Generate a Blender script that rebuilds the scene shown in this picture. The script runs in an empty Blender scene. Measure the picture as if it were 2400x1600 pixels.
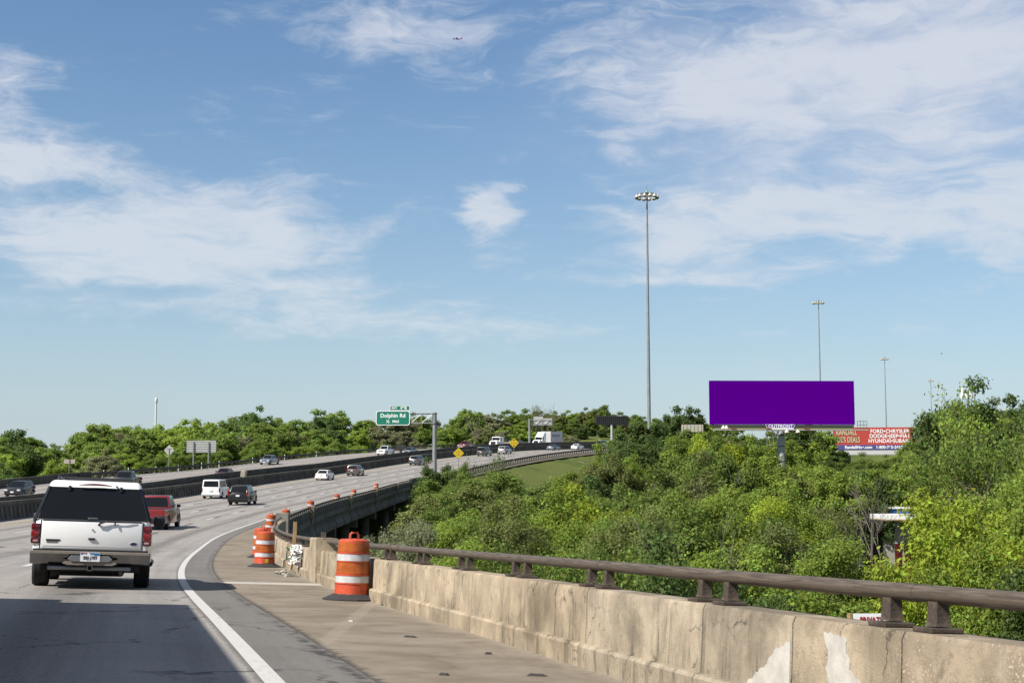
import bpy, bmesh, math, random
import numpy as np
from mathutils import Vector, Matrix, Euler
random.seed(7); RNG = np.random.default_rng(7)
scene = bpy.context.scene
COL = scene.collection
rad = math.radians

# ------------------------------------------------------------------ camera
F = 2400 * 50 / 36.0            # focal length in photograph pixels
CZ = 1.5                        # lens height in the scene's metres
PITCH = math.atan(350 / F)      # eye-level line sits 350 px under the middle
cam_d = bpy.data.cameras.new('camera'); cam = bpy.data.objects.new('camera', cam_d); COL.objects.link(cam)
cam_d.lens = 50; cam_d.sensor_width = 36; cam_d.clip_start = 0.2; cam_d.clip_end = 20000
cam.location = (0, 0, CZ); cam.rotation_euler = (rad(90) + PITCH, 0, 0)
scene.camera = cam

# ------------------------------------------------------------------ light
LIGHT = Vector((0.80, 0.60, -1.0)).normalized()      # the way sunlight travels
SUN_EL = math.asin(-LIGHT.z)
SUN_AZ = math.atan2(-LIGHT.x, -LIGHT.y)              # from +Y towards +X
sun_d = bpy.data.lights.new('sun', 'SUN'); sun = bpy.data.objects.new('sun', sun_d); COL.objects.link(sun)
sun_d.energy = 5.0; sun_d.angle = rad(0.53); sun_d.color = (1.0, 0.945, 0.86)
sun.rotation_euler = LIGHT.to_track_quat('-Z', 'Y').to_euler()
sun.location = (-40, -20, 60)

scene.view_settings.view_transform = 'Standard'
scene.view_settings.look = 'None'
scene.view_settings.exposure = 0.8
scene.view_settings.gamma = 1.0
scene.view_settings.use_curve_mapping = False
scene.cycles.max_bounces = 6; scene.cycles.transparent_max_bounces = 6
scene.cycles.use_denoising = True

world = bpy.data.worlds.new('World'); scene.world = world; world.use_nodes = True
nt = world.node_tree; nt.nodes.clear()

class NB:
    """short-hand for building node maths"""
    def __init__(s, tree): s.t = tree
    def n(s, typ, **k):
        nd = s.t.nodes.new(typ)
        for a, b in k.items(): setattr(nd, a, b)
        return nd
    def put(s, sock, v):
        if hasattr(v, 'is_output'): s.t.links.new(v, sock)
        else: sock.default_value = v
    def m(s, op, a, b=0.0, c=0.0, clamp=False):
        nd = s.n('ShaderNodeMath', operation=op, use_clamp=clamp)
        s.put(nd.inputs[0], a); s.put(nd.inputs[1], b); s.put(nd.inputs[2], c)
        return nd.outputs[0]
    def vm(s, op, a, b=(0, 0, 0)):
        nd = s.n('ShaderNodeVectorMath', operation=op)
        s.put(nd.inputs[0], a); s.put(nd.inputs[1], b)
        return nd.outputs[0]
    def noise(s, vec, scale, detail=4, rough=0.55, dist=0.0, out=0, lac=2.0):
        nd = s.n('ShaderNodeTexNoise'); s.put(nd.inputs['Vector'], vec)
        nd.inputs['Scale'].default_value = scale; nd.inputs['Detail'].default_value = detail
        nd.inputs['Roughness'].default_value = rough; nd.inputs['Distortion'].default_value = dist
        nd.inputs['Lacunarity'].default_value = lac
        return nd.outputs[out]
    def ss(s, x, a, b, lo=0.0, hi=1.0):
        nd = s.n('ShaderNodeMapRange', interpolation_type='SMOOTHSTEP')
        s.put(nd.inputs[0], x); s.put(nd.inputs[1], a); s.put(nd.inputs[2], b); s.put(nd.inputs[3], lo); s.put(nd.inputs[4], hi)
        return nd.outputs[0]
    def mix(s, f, a, b, blend='MIX'):
        nd = s.n('ShaderNodeMix', data_type='RGBA', blend_type=blend)
        s.put(nd.inputs[0], f); s.put(nd.inputs[6], a); s.put(nd.inputs[7], b)
        return nd.outputs[2]

w = NB(nt)
sky = w.n('ShaderNodeTexSky', sky_type='NISHITA')
sky.sun_disc = False; sky.sun_elevation = SUN_EL; sky.sun_rotation = SUN_AZ
sky.air_density = 1.0; sky.dust_density = 0.7; sky.ozone_density = 1.6; sky.altitude = 150
tc = w.n('ShaderNodeTexCoord')
dirv = tc.outputs['Generated']
sep = w.n('ShaderNodeSeparateXYZ'); nt.links.new(dirv, sep.inputs[0])
dx, dy, dz = sep.outputs
az = w.m('ARCTAN2', dx, dy)
el = w.m('ARCSINE', dz)
# wispy cloud field, laid out by compass angle and height above the horizon
cmb = w.n('ShaderNodeCombineXYZ'); w.put(cmb.inputs[0], w.m('MULTIPLY', az, 1.0)); w.put(cmb.inputs[1], w.m('MULTIPLY', el, 2.1))
base = cmb.outputs[0]
warp = w.noise(base, 5.0, 4, 0.6, 0.0, out=1)
wv = w.n('ShaderNodeVectorMath', operation='MULTIPLY_ADD'); w.put(wv.inputs[0], warp); wv.inputs[1].default_value = (0.16, 0.12, 0.0)
w.put(wv.inputs[2], base)
pos = wv.outputs[0]
mpw = w.n('ShaderNodeMapping'); nt.links.new(pos, mpw.inputs[0]); mpw.inputs['Rotation'].default_value = (0, 0, rad(-14)); mpw.inputs['Scale'].default_value = (1.0, 1.9, 1.0)
n1 = w.noise(pos, 6.5, 8, 0.58, 0.3)
n2 = w.noise(mpw.outputs[0], 15.0, 8, 0.66, 0.35)
big = w.noise(base, 2.2, 2, 0.5)
cl = w.m('ADD', w.m('MULTIPLY', n1, 0.48), w.m('MULTIPLY', n2, 0.52)); cl = w.m('ADD', w.m('MULTIPLY', w.m('SUBTRACT', cl, .5), 1.9), .5)
# cloud banks: (compass angle, height, half width, half height, weight), angles in radians
BANKS = [(-0.225, 0.192, 0.105, 0.027, .95), (-0.062, 0.19, 0.024, 0.035, -.6), (-0.345, 0.218, 0.06, 0.022, .75), (-0.30, 0.198, 0.06, 0.010, -.5), (-0.33, 0.165, 0.09, 0.018, .7), (-0.345, 0.27, 0.035, 0.018, .7), (-0.10, 0.325, 0.055, 0.040, .60), (-0.165, 0.168, 0.07, 0.020, .5),
         (-0.012, 0.197, 0.020, 0.017, .95), (0.17, 0.275, 0.12, 0.026, .95), (0.30, 0.235, 0.12, 0.030, .95), (0.26, 0.193, 0.12, 0.022, .9), (0.30, 0.285, .10, .02, .75), (0.105, 0.178, 0.075, 0.017, .75), (0.07, 0.242, 0.028, 0.014, .65),
         (0.06, 0.320, 0.10, 0.030, .45), (0.29, 0.33, 0.14, 0.035, .7), (-0.13, 0.143, 0.06, 0.009, .8), (-0.17, 0.125, 0.15, 0.012, .55), (-0.06, 0.110, 0.12, 0.008, .5), (0.11, 0.153, 0.11, 0.007, .55), (-0.28, 0.150, 0.07, 0.008, .5), (0.36, 0.17, 0.10, 0.03, .6), (0.0, 0.118, .07, .006, .3)]
wsep = w.n('ShaderNodeSeparateXYZ'); nt.links.new(w.noise(base, 9.0, 5, 0.62, 0.4, out=1), wsep.inputs[0])
azw = w.m('ADD', az, w.m('MULTIPLY', w.m('SUBTRACT', wsep.outputs[0], .5), .11)); elw = w.m('ADD', el, w.m('MULTIPLY', w.m('SUBTRACT', wsep.outputs[1], .5), .055))
acc = None
for (a, e, ra, re, wt) in BANKS:
    qa = w.m('DIVIDE', w.m('SUBTRACT', azw, a), ra); qe = w.m('DIVIDE', w.m('SUBTRACT', elw, e), re)
    r2 = w.m('ADD', w.m('MULTIPLY', qa, qa), w.m('MULTIPLY', qe, qe))
    g = w.m('MULTIPLY', w.m('EXPONENT', w.m('MULTIPLY', r2, -0.9)), wt)
    acc = g if acc is None else w.m('ADD', acc, g)
acc = w.m('MINIMUM', acc, 0.95)
# the rest of the sky carries the same kind of broken cloud
away = w.ss(w.m('ABSOLUTE', az), 0.42, 0.7)
high = w.ss(el, 0.36, 0.5)
gen = w.m('MULTIPLY', w.m('MAXIMUM', away, high), w.ss(big, 0.35, 0.65, 0.15, 0.85))
acc = w.m('MAXIMUM', acc, w.m('MULTIPLY', gen, w.ss(el, 0.0, 0.12)))
dens = w.ss(w.m('ADD', w.m('MULTIPLY', acc, 0.55), cl), 0.56, 1.10)
dens = w.m('MULTIPLY', dens, 0.93)
q1 = w.m('DIVIDE', w.m('SUBTRACT', azw, .27), .17); q2 = w.m('DIVIDE', w.m('SUBTRACT', elw, .27), .075)
veil = w.m('MULTIPLY', w.m('EXPONENT', w.m('MULTIPLY', w.m('ADD', w.m('MULTIPLY', q1, q1), w.m('MULTIPLY', q2, q2)), -1.0)), w.ss(n1, .3, .6, .35, .75))
dens = w.m('MAXIMUM', dens, w.m('ADD', w.m('MULTIPLY', dens, .55), w.m('MULTIPLY', veil, .75)))
dens = w.m('MINIMUM', dens, .95)
skyc = w.n('ShaderNodeHueSaturation'); nt.links.new(sky.outputs[0], skyc.inputs['Color']); skyc.inputs['Saturation'].default_value = 1.22; skyc.inputs['Value'].default_value = 1.2
cloudc = w.mix(w.ss(el, 0.06, 0.3), (6.2, 7.0, 7.7, 1), (6.3, 6.7, 7.6, 1))
hazef = w.m('MULTIPLY', w.m('EXPONENT', w.m('MULTIPLY', w.m('MAXIMUM', el, 0.0), -7.5)), 0.92)
hazy = w.mix(hazef, skyc.outputs[0], (4.6, 5.65, 6.6, 1))
colr = w.mix(dens, hazy, cloudc)
bg = w.n('ShaderNodeBackground'); nt.links.new(colr, bg.inputs[0]); bg.inputs[1].default_value = 0.060
out = w.n('ShaderNodeOutputWorld'); nt.links.new(bg.outputs[0], out.inputs[0])

# ------------------------------------------------------------------ helpers
def S(r, g, b):                                   # sRGB 0-255 to linear
    f = lambda c: (c / 255 / 12.92) if c / 255 <= 0.04045 else ((c / 255 + 0.055) / 1.055) ** 2.4
    return (f(r), f(g), f(b), 1.0)
def L4(r, g, b): return (r, g, b, 1.0)

def P(x, y, d):
    """world point at depth d along the sight line of photograph pixel x, y"""
    u = (x - 1200) / F; v = (800 - y) / F
    Yd = math.cos(PITCH) - v * math.sin(PITCH); Zd = math.sin(PITCH) + v * math.cos(PITCH)
    return Vector((u * d / Yd, d, CZ + Zd * d / Yd))
def proj(p):
    X, Y, Z = p[0], p[1], p[2] - CZ
    dep = Y * math.cos(PITCH) + Z * math.sin(PITCH); up = -Y * math.sin(PITCH) + Z * math.cos(PITCH)
    return 1200 + F * X / dep, 800 - F * up / dep

def tag(o, label=None, cat=None, group=None, kind=None):
    if label: o['label'] = label
    if cat: o['category'] = cat
    if group: o['group'] = group
    if kind: o['kind'] = kind
    return o
def empty(name, mw=None):
    o = bpy.data.objects.new(name, None); COL.objects.link(o); o.empty_display_size = 0.3
    if mw is not None: o.matrix_world = mw
    return o
def link(name, me, parent=None, mat=None):
    o = bpy.data.objects.new(name, me); COL.objects.link(o)
    if parent is not None: o.parent = parent
    if mat is not None and len(me.materials) == 0: me.materials.append(mat)
    return o

class MB:
    def __init__(s): s.v = []; s.f = []
    def add(s, vs, fs):
        b = len(s.v); s.v += [tuple(p) for p in vs]; s.f += [tuple(i + b for i in f) for f in fs]; return s
    def box(s, x0, x1, y0, y1, z0, z1, T=None):
        vs = [(x0, y0, z0), (x1, y0, z0), (x1, y1, z0), (x0, y1, z0), (x0, y0, z1), (x1, y0, z1), (x1, y1, z1), (x0, y1, z1)]
        if T is not None: vs = [T @ Vector(v) for v in vs]
        return s.add(vs, [(0, 3, 2, 1), (4, 5, 6, 7), (0, 1, 5, 4), (1, 2, 6, 5), (2, 3, 7, 6), (3, 0, 4, 7)])
    def hexa(s, lo, hi):                            # two quads of four points, bottom and top
        return s.add(list(lo) + list(hi), [(0, 3, 2, 1), (4, 5, 6, 7), (0, 1, 5, 4), (1, 2, 6, 5), (2, 3, 7, 6), (3, 0, 4, 7)])
    def tube(s, pts, r, n=8, caps=True):
        pts = [Vector(p) for p in pts]; rs = r if isinstance(r, (list, tuple)) else [r] * len(pts)
        ring0 = len(s.v); up = None
        for i, p in enumerate(pts):
            t = (pts[min(i + 1, len(pts) - 1)] - pts[max(i - 1, 0)])
            t = t.normalized() if t.length > 1e-9 else Vector((0, 0, 1))
            if up is None: up = Vector((0, 0, 1)) if abs(t.z) < 0.9 else Vector((1, 0, 0))
            a = t.cross(up)
            if a.length < 1e-6: a = t.orthogonal()
            a.normalize(); b = a.cross(t).normalized()
            for k in range(n):
                q = 2 * math.pi * k / n
                s.v.append(tuple(p + a * math.cos(q) * rs[i] + b * math.sin(q) * rs[i]))
        for i in range(len(pts) - 1):
            for k in range(n):
                A = ring0 + i * n + k; B = ring0 + i * n + (k + 1) % n
                s.f.append((A, B, B + n, A + n))
        if caps:
            s.f.append(tuple(ring0 + k for k in reversed(range(n)))); e = ring0 + (len(pts) - 1) * n
            s.f.append(tuple(e + k for k in range(n)))
        return s
    def lathe(s, prof, n=24, T=None, cap=True):
        r0 = len(s.v)
        for (r, z) in prof:
            for k in range(n):
                q = 2 * math.pi * k / n; p = Vector((r * math.cos(q), r * math.sin(q), z))
                s.v.append(tuple(T @ p if T is not None else p))
        for i in range(len(prof) - 1):
            for k in range(n):
                A = r0 + i * n + k; B = r0 + i * n + (k + 1) % n
                s.f.append((A, B, B + n, A + n))
        if cap:
            s.f.append(tuple(r0 + k for k in reversed(range(n)))); e = r0 + (len(prof) - 1) * n
            s.f.append(tuple(e + k for k in range(n)))
        return s
    def prism(s, poly, axis, a0, a1):
        """polygon extruded along axis 'x' ((y,z) points), 'y' ((x,z)) or 'z' ((x,y))"""
        def mk(p, a): return {'x': (a, p[0], p[1]), 'y': (p[0], a, p[1]), 'z': (p[0], p[1], a)}[axis]
        n = len(poly); vs = [mk(p, a0) for p in poly] + [mk(p, a1) for p in poly]
        fs = [tuple(range(n)), tuple(range(2 * n - 1, n - 1, -1))] + [(i, i + n, (i + 1) % n + n, (i + 1) % n) for i in range(n)]
        return s.add(vs, fs)
    def patch(s, A, B, C, D, u0, u1, v0, v1, off=0.008, thick=0.02):
        """thin slab on the quad A(0,0) B(1,0) C(1,1) D(0,1)"""
        A, B, C, D = map(Vector, (A, B, C, D))
        q = lambda u, v: A * (1 - u) * (1 - v) + B * u * (1 - v) + C * u * v + D * (1 - u) * v
        n = (B - A).cross(D - A).normalized()
        pts = [q(u0, v0), q(u1, v0), q(u1, v1), q(u0, v1)]
        return s.hexa([p + n * (off - thick) for p in pts], [p + n * off for p in pts])
    def mesh(s, name, bevel=0.0, seg=2, fix=True):
        me = bpy.data.meshes.new(name); me.from_pydata(s.v, [], s.f); me.update()
        if fix or bevel:
            bm = bmesh.new(); bm.from_mesh(me)
            bmesh.ops.recalc_face_normals(bm, faces=bm.faces)
            if bevel:
                ed = [e for e in bm.edges if e.is_manifold and e.calc_face_angle(0) > 0.5]
                bmesh.ops.bevel(bm, geom=ed, offset=bevel, segments=seg, affect='EDGES', profile=0.5, clamp_overlap=True)
            bm.to_mesh(me); bm.free()
        return me
    def build(s, name, mat, parent=None, bevel=0.0, smooth=False, seg=2):
        me = s.mesh(name, bevel, seg); me.materials.append(mat)
        if smooth: me.polygons.foreach_set('use_smooth', [True] * len(me.polygons))
        if smooth == 'auto' or (smooth and bevel): me.set_sharp_from_angle(angle=rad(42))
        return link(name, me, parent)

def smooth_obj(o, ang=40):
    me = o.data; me.polygons.foreach_set('use_smooth', [True] * len(me.polygons)); me.set_sharp_from_angle(angle=rad(ang)); return o

# ------------------------------------------------------------------ materials
MATS = {}
def M(name, col, rough=0.6, metal=0.0, var=0.0, vscale=6.0, coat=0.0, bump=0.0, bscale=40.0, spec=None, emis=None):
    if name in MATS: return MATS[name]
    m = bpy.data.materials.new(name); m.use_nodes = True; t = m.node_tree; b = NB(t)
    p = t.nodes['Principled BSDF']
    p.inputs['Base Color'].default_value = col; p.inputs['Roughness'].default_value = rough; p.inputs['Metallic'].default_value = metal
    if coat: p.inputs['Coat Weight'].default_value = coat; p.inputs['Coat Roughness'].default_value = 0.05
    if spec is not None: p.inputs['Specular IOR Level'].default_value = spec
    if var or bump:
        co = b.n('ShaderNodeTexCoord').outputs['Object']
    if var:
        nz = b.noise(co, vscale, 6, 0.62)
        dark = tuple(c * (1 - var) for c in col[:3]) + (1,); lite = tuple(min(1, c * (1 + var * .7)) for c in col[:3]) + (1,)
        t.links.new(b.mix(b.ss(nz, 0.3, 0.7), dark, lite), p.inputs['Base Color'])
    if bump:
        bn = b.n('ShaderNodeBump'); bn.inputs['Strength'].default_value = bump; bn.inputs['Distance'].default_value = 0.02
        t.links.new(b.noise(co, bscale, 5, 0.6), bn.inputs['Height']); t.links.new(bn.outputs[0], p.inputs['Normal'])
    MATS[name] = m; return m

def concrete(name, col, streak=0.5, pebble=0.0, dark=(0.10, 0.085, 0.065, 1), pale=(0.62, 0.56, 0.46, 1), scale=1.0, stain=0.55):
    """weathered cast concrete: blotches, run-down streaks, pits, exposed pebbles"""
    m = bpy.data.materials.new(name); m.use_nodes = True; t = m.node_tree; b = NB(t); p = t.nodes['Principled BSDF']
    co = b.n('ShaderNodeTexCoord').outputs['Object']
    ri = b.n('ShaderNodeObjectInfo').outputs['Random']
    n1 = b.noise(co, 2.2 * scale, 7, 0.62); n2 = b.noise(co, 13 * scale, 6, 0.65); n3 = b.noise(co, 85 * scale, 3, 0.6)
    c = b.mix(b.ss(n1, 0.32, 0.72), tuple(x * .74 for x in col[:3]) + (1,), tuple(min(1, x * 1.16) for x in col[:3]) + (1,))
    c = b.mix(b.m('MULTIPLY', b.ss(n2, 0.48, 0.78), 0.45), c, pale)
    mp = b.n('ShaderNodeMapping'); t.links.new(co, mp.inputs[0]); mp.inputs['Scale'].default_value = (7 * scale, 7 * scale, 0.6 * scale)
    st = b.noise(mp.outputs[0], 1.0, 6, 0.7)
    c = b.mix(b.m('MULTIPLY', b.ss(st, 0.50, 0.72), streak), c, dark)
    blot = b.noise(co, 4.5 * scale, 8, 0.72, 0.6)
    c = b.mix(b.m('MULTIPLY', b.ss(blot, 0.54, 0.70), stain), c, dark)
    c = b.mix(b.m('MULTIPLY', b.ss(n3, 0.56, 0.72), 0.6), c, dark)
    gr = b.noise(co, .9 * scale, 5, .6, .3); c = b.mix(b.m('MULTIPLY', b.ss(gr, .45, .66), .6 * stain / .55), c, tuple(x * .42 for x in col[:3]) + (1,))
    vk = b.n('ShaderNodeTexVoronoi', feature='DISTANCE_TO_EDGE'); wk = b.n('ShaderNodeVectorMath', operation='MULTIPLY_ADD'); t.links.new(b.noise(co, 5 * scale, 5, .65, out=1), wk.inputs[0]); wk.inputs[1].default_value = (.32 / scale,) * 3; t.links.new(co, wk.inputs[2]); t.links.new(wk.outputs[0], vk.inputs['Vector']); vk.inputs['Scale'].default_value = 1.5 * scale
    ckm = b.m('MULTIPLY', b.ss(vk.outputs[0], .016, .004), b.ss(b.noise(co, 1.7 * scale, 3, .5), .50, .60))
    c = b.mix(b.m('MULTIPLY', ckm, .75), c, (.05, .042, .034, 1))
    c = b.mix(b.m('MULTIPLY', b.ss(b.noise(mp.outputs[0], 2.3, 5, .7), .62, .74), .4), c, pale)
    hgt = b.m('ADD', b.m('MULTIPLY', n2, 0.5), b.m('MULTIPLY', n3, 0.4))
    if pebble:
        vo = b.n('ShaderNodeTexVoronoi'); t.links.new(co, vo.inputs['Vector']); vo.inputs['Scale'].default_value = 46 * scale; vo.inputs['Randomness'].default_value = 1
        stone = b.ss(vo.outputs['Distance'], 0.5, 0.16)
        area = b.ss(b.noise(co, 3.2, 4, .6), .40, .56)
        keep = b.ss(b.noise(co, 30, 2, 0.5), .42, .55)
        sm = b.m('MULTIPLY', b.m('MULTIPLY', b.m('MULTIPLY', stone, keep), area), pebble)
        sc = b.mix(b.ss(b.noise(co, 21, 2, .5), .4, .6), (0.52, 0.42, 0.31, 1), (0.78, 0.70, 0.60, 1))
        c = b.mix(b.m('MULTIPLY', b.m('MULTIPLY', area, pebble), 0.45), c, (0.17, 0.13, 0.085, 1))
        c = b.mix(sm, c, sc)
        hgt = b.m('ADD', hgt, b.m('MULTIPLY', sm, .25))
    hs = b.n('ShaderNodeHueSaturation'); t.links.new(c, hs.inputs['Color']); t.links.new(b.m('ADD', b.m('MULTIPLY', ri, 0.26), 0.85), hs.inputs['Value'])
    t.links.new(hs.outputs[0], p.inputs['Base Color'])
    p.inputs['Roughness'].default_value = 0.9; p.inputs['Specular IOR Level'].default_value = 0.25
    bn = b.n('ShaderNodeBump'); bn.inputs['Strength'].default_value = 0.8; bn.inputs['Distance'].default_value = 0.012
    t.links.new(hgt, bn.inputs['Height']); t.links.new(bn.outputs[0], p.inputs['Normal'])
    MATS[name] = m; return m

white_paint = M('white_paint', L4(.80, .80, .79), 0.35, coat=.6)
glass_dark = M('tinted_glass', L4(.008, .009, .010), 0.08, spec=.22)
rubber = M('tyre_rubber', L4(.010, .010, .010), 0.85, var=.3, vscale=20)
black_plastic = M('black_plastic', L4(.02, .02, .021), 0.5)
under = M('underbody', L4(.012, .012, .012), 0.9)
chrome = M('chrome', L4(.75, .74, .72), 0.12, 1.0)
alloy = M('alloy_wheel', L4(.55, .55, .56), 0.3, .9)
lamp_red = M('tail_lamp_red', L4(.30, .012, .015), 0.12, coat=.8)
lamp_clear = M('head_lamp_lens', L4(.62, .64, .66), 0.1, coat=.8)
lamp_amber = M('amber_lens', L4(.75, .22, .02), 0.2)
plate_white = M('plate_white', L4(.75, .76, .78), 0.4)
galv = M('galvanised_steel', L4(.42, .44, .45), 0.5, .55, var=.18, vscale=3)
galv_dark = M('weathered_steel', L4(.16, .165, .165), 0.6, .4, var=.3, vscale=4)
mast_steel = M('mast_steel', L4(.36, .38, .38), 0.55, .35, var=.15, vscale=1)
# ------------------------------------------------------------------ the highway's line
def circ(Y): return 480 - math.sqrt(495 ** 2 - (Y - 144) ** 2)
CP = [(-0.266 * (y - 14.5), y) for y in (-90, -60, -30, -10, 5, 18, 28)] + [(-4.8, 33), (-9.45, 56), (-12.95, 80), (-13.65, 90), (-14.75, 109)] + [(circ(y), y) for y in (144, 170, 200, 230, 260, 290, 320, 350, 380, 410, 440, 470, 490)]
cy = np.array([p[1] for p in CP], float); cx = np.array([p[0] for p in CP], float)
n_ = len(cy); h_ = np.diff(cy); A_ = np.zeros((n_, n_)); r_ = np.zeros(n_); A_[0, 0] = A_[-1, -1] = 1
for i in range(1, n_ - 1):
    A_[i, i - 1] = h_[i - 1]; A_[i, i] = 2 * (h_[i - 1] + h_[i]); A_[i, i + 1] = h_[i]
    r_[i] = 3 * ((cx[i + 1] - cx[i]) / h_[i] - (cx[i] - cx[i - 1]) / h_[i - 1])
c_ = np.linalg.solve(A_, r_)
def splX(Y):
    Y = np.asarray(Y, float); i = np.clip(np.searchsorted(cy, Y) - 1, 0, n_ - 2); t = Y - cy[i]
    b = (cx[i + 1] - cx[i]) / h_[i] - h_[i] * (2 * c_[i] + c_[i + 1]) / 3; d = (c_[i + 1] - c_[i]) / (3 * h_[i])
    return cx[i] + b * t + c_[i] * t * t + d * t ** 3
DY = np.arange(-90, 490.01, 0.5); DX = splX(DY)
DS = np.concatenate([[0], np.cumsum(np.hypot(np.diff(DX), np.diff(DY)))]); DS -= np.interp(0, DY, DS)
# height of the right kerb line above the scene's zero, against Y
zp = [(-90, 2.46), (0, 0.30), (14.3, -0.045), (23, -0.25), (40, -0.62), (60, -.88), (80, -.78), (97, -.44), (113, -.13), (130, .25), (147, .7), (165, 1.33), (180, 1.93), (190, 2.33), (205, 2.98), (219, 3.6), (241, 5.0), (266, 6.7), (284, 7.9), (330, 10.7), (379, 12.8), (430, 14.3), (490, 15.2)]
DZ = np.interp(DY, [p[0] for p in zp], [p[1] for p in zp])
def _smooth(a, k):
    pad = np.concatenate([2 * a[0] - a[k:0:-1], a, 2 * a[-1] - a[-2:-k - 2:-1]]); ker = np.ones(2 * k + 1) / (2 * k + 1)
    return np.convolve(pad, ker, 'valid')
DZ = _smooth(_smooth(DZ, 10), 10)
DE = _smooth(np.interp(DY, [-90, 20, 45, 75, 110, 150, 200, 490], [.04, .04, .03, .006, .002, .007, .014, .017]), 12)
DTX = np.gradient(DX, DS); DTY = np.gradient(DY, DS)
S_of_Y = lambda y: float(np.interp(y, DY, DS))
def rd(s, off, h=0.0):
    """point on the highway: s metres along the right kerb, off metres to its left, h above the road"""
    x = np.interp(s, DS, DX); y = np.interp(s, DS, DY); z = np.interp(s, DS, DZ); e = np.interp(s, DS, DE)
    tx = np.interp(s, DS, DTX); ty = np.interp(s, DS, DTY)
    k = min(1.0, max(0.0, (off - 20.3) / 1.1)); k = k * k * (3 - 2 * k)
    return Vector((x - ty * off, y + tx * off, z + e * off + h + k * float(np.interp(y, [95, 175], [0.0, .48]))))
def rframe(s, off, h=0.0, flip=False):
    """matrix with Y along the road, X to the right, Z up from the road surface"""
    o = rd(s, off, h); t = (rd(s + 1.5, off, h) - rd(s - 1.5, off, h)).normalized()
    lft = (rd(s, off + 1, h) - rd(s, off - 1, h)).normalized()
    if flip: t = -t; lft = -lft
    rt = -lft
    up = rt.cross(t).normalized(); rt = t.cross(up).normalized()
    m = Matrix((rt, t, up)).transposed().to_4x4(); m.translation = o
    return m
_sg = np.arange(4, 520, 0.5); _og = np.arange(-1, 50, 0.05)
def _grid():
    x = np.interp(_sg, DS, DX)[:, None]; y = np.interp(_sg, DS, DY)[:, None]; z = np.interp(_sg, DS, DZ)[:, None]; e = np.interp(_sg, DS, DE)[:, None]
    tx = np.interp(_sg, DS, DTX)[:, None]; ty = np.interp(_sg, DS, DTY)[:, None]; o = _og[None, :]
    X = x - ty * o; Y = y + tx * o; Z = z + e * o - CZ + np.interp(y, [95, 175], [0.0, .48]) * np.clip((o - 20.3) / 1.1, 0, 1)
    dep = Y * math.cos(PITCH) + Z * math.sin(PITCH); up = -Y * math.sin(PITCH) + Z * math.cos(PITCH)
    return 1200 + F * X / dep, 800 - F * up / dep
_gx, _gy = _grid()
def on_road(x, y=None, off=None):
    """(s, off) of the road point seen at a photograph pixel, or at column x in the lane at off"""
    if y is None:
        j = int(round((off + 1) / 0.05)); i = int(np.argmin(np.abs(_gx[:, j] - x))); return float(_sg[i]), off
    k = np.hypot(_gx - x, _gy - y); i, j = np.unravel_index(np.argmin(k), k.shape)
    return float(_sg[i]), float(_og[j])

def sweep(name, prof, s0, s1, ds, mat, parent=None, closed=False, smooth=False, end_caps=True):
    """profile of (off, h) points carried along the road; UV = (off or running length, s)"""
    n = max(2, int(round((s1 - s0) / ds)) + 1); ss = np.linspace(s0, s1, n); k = len(prof)
    vs = []
    for s in ss:
        for (o, h) in prof: vs.append(tuple(rd(s, o, h)))
    fs = []; m = k if closed else k - 1
    for i in range(n - 1):
        for j in range(m):
            a = i * k + j; b = i * k + (j + 1) % k; fs.append((a, b, b + k, a + k))
    if closed and end_caps: fs.append(tuple(range(k))[::-1]); fs.append(tuple((n - 1) * k + j for j in range(k)))
    me = bpy.data.meshes.new(name); me.from_pydata(vs, [], fs); me.update()
    uv = me.uv_layers.new(name='UVMap'); 
    loops = np.empty(len(me.loops), dtype=np.int32); me.loops.foreach_get('vertex_index', loops)
    U = np.array([p[0] for p in prof]); arr = np.empty((len(loops), 2)); arr[:, 0] = U[loops % k]; arr[:, 1] = ss[loops // k]
    uv.data.foreach_set('uv', arr.ravel())
    if closed:
        bm = bmesh.new(); bm.from_mesh(me); bmesh.ops.recalc_face_normals(bm, faces=bm.faces); bm.to_mesh(me); bm.free()
    else:
        if me.polygons[0].normal.z < 0 : me.flip_normals()
    me.materials.append(mat)
    if smooth: me.polygons.foreach_set('use_smooth', [True] * len(me.polygons)); me.set_sharp_from_angle(angle=rad(35))
    return link(name, me, parent)

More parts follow.
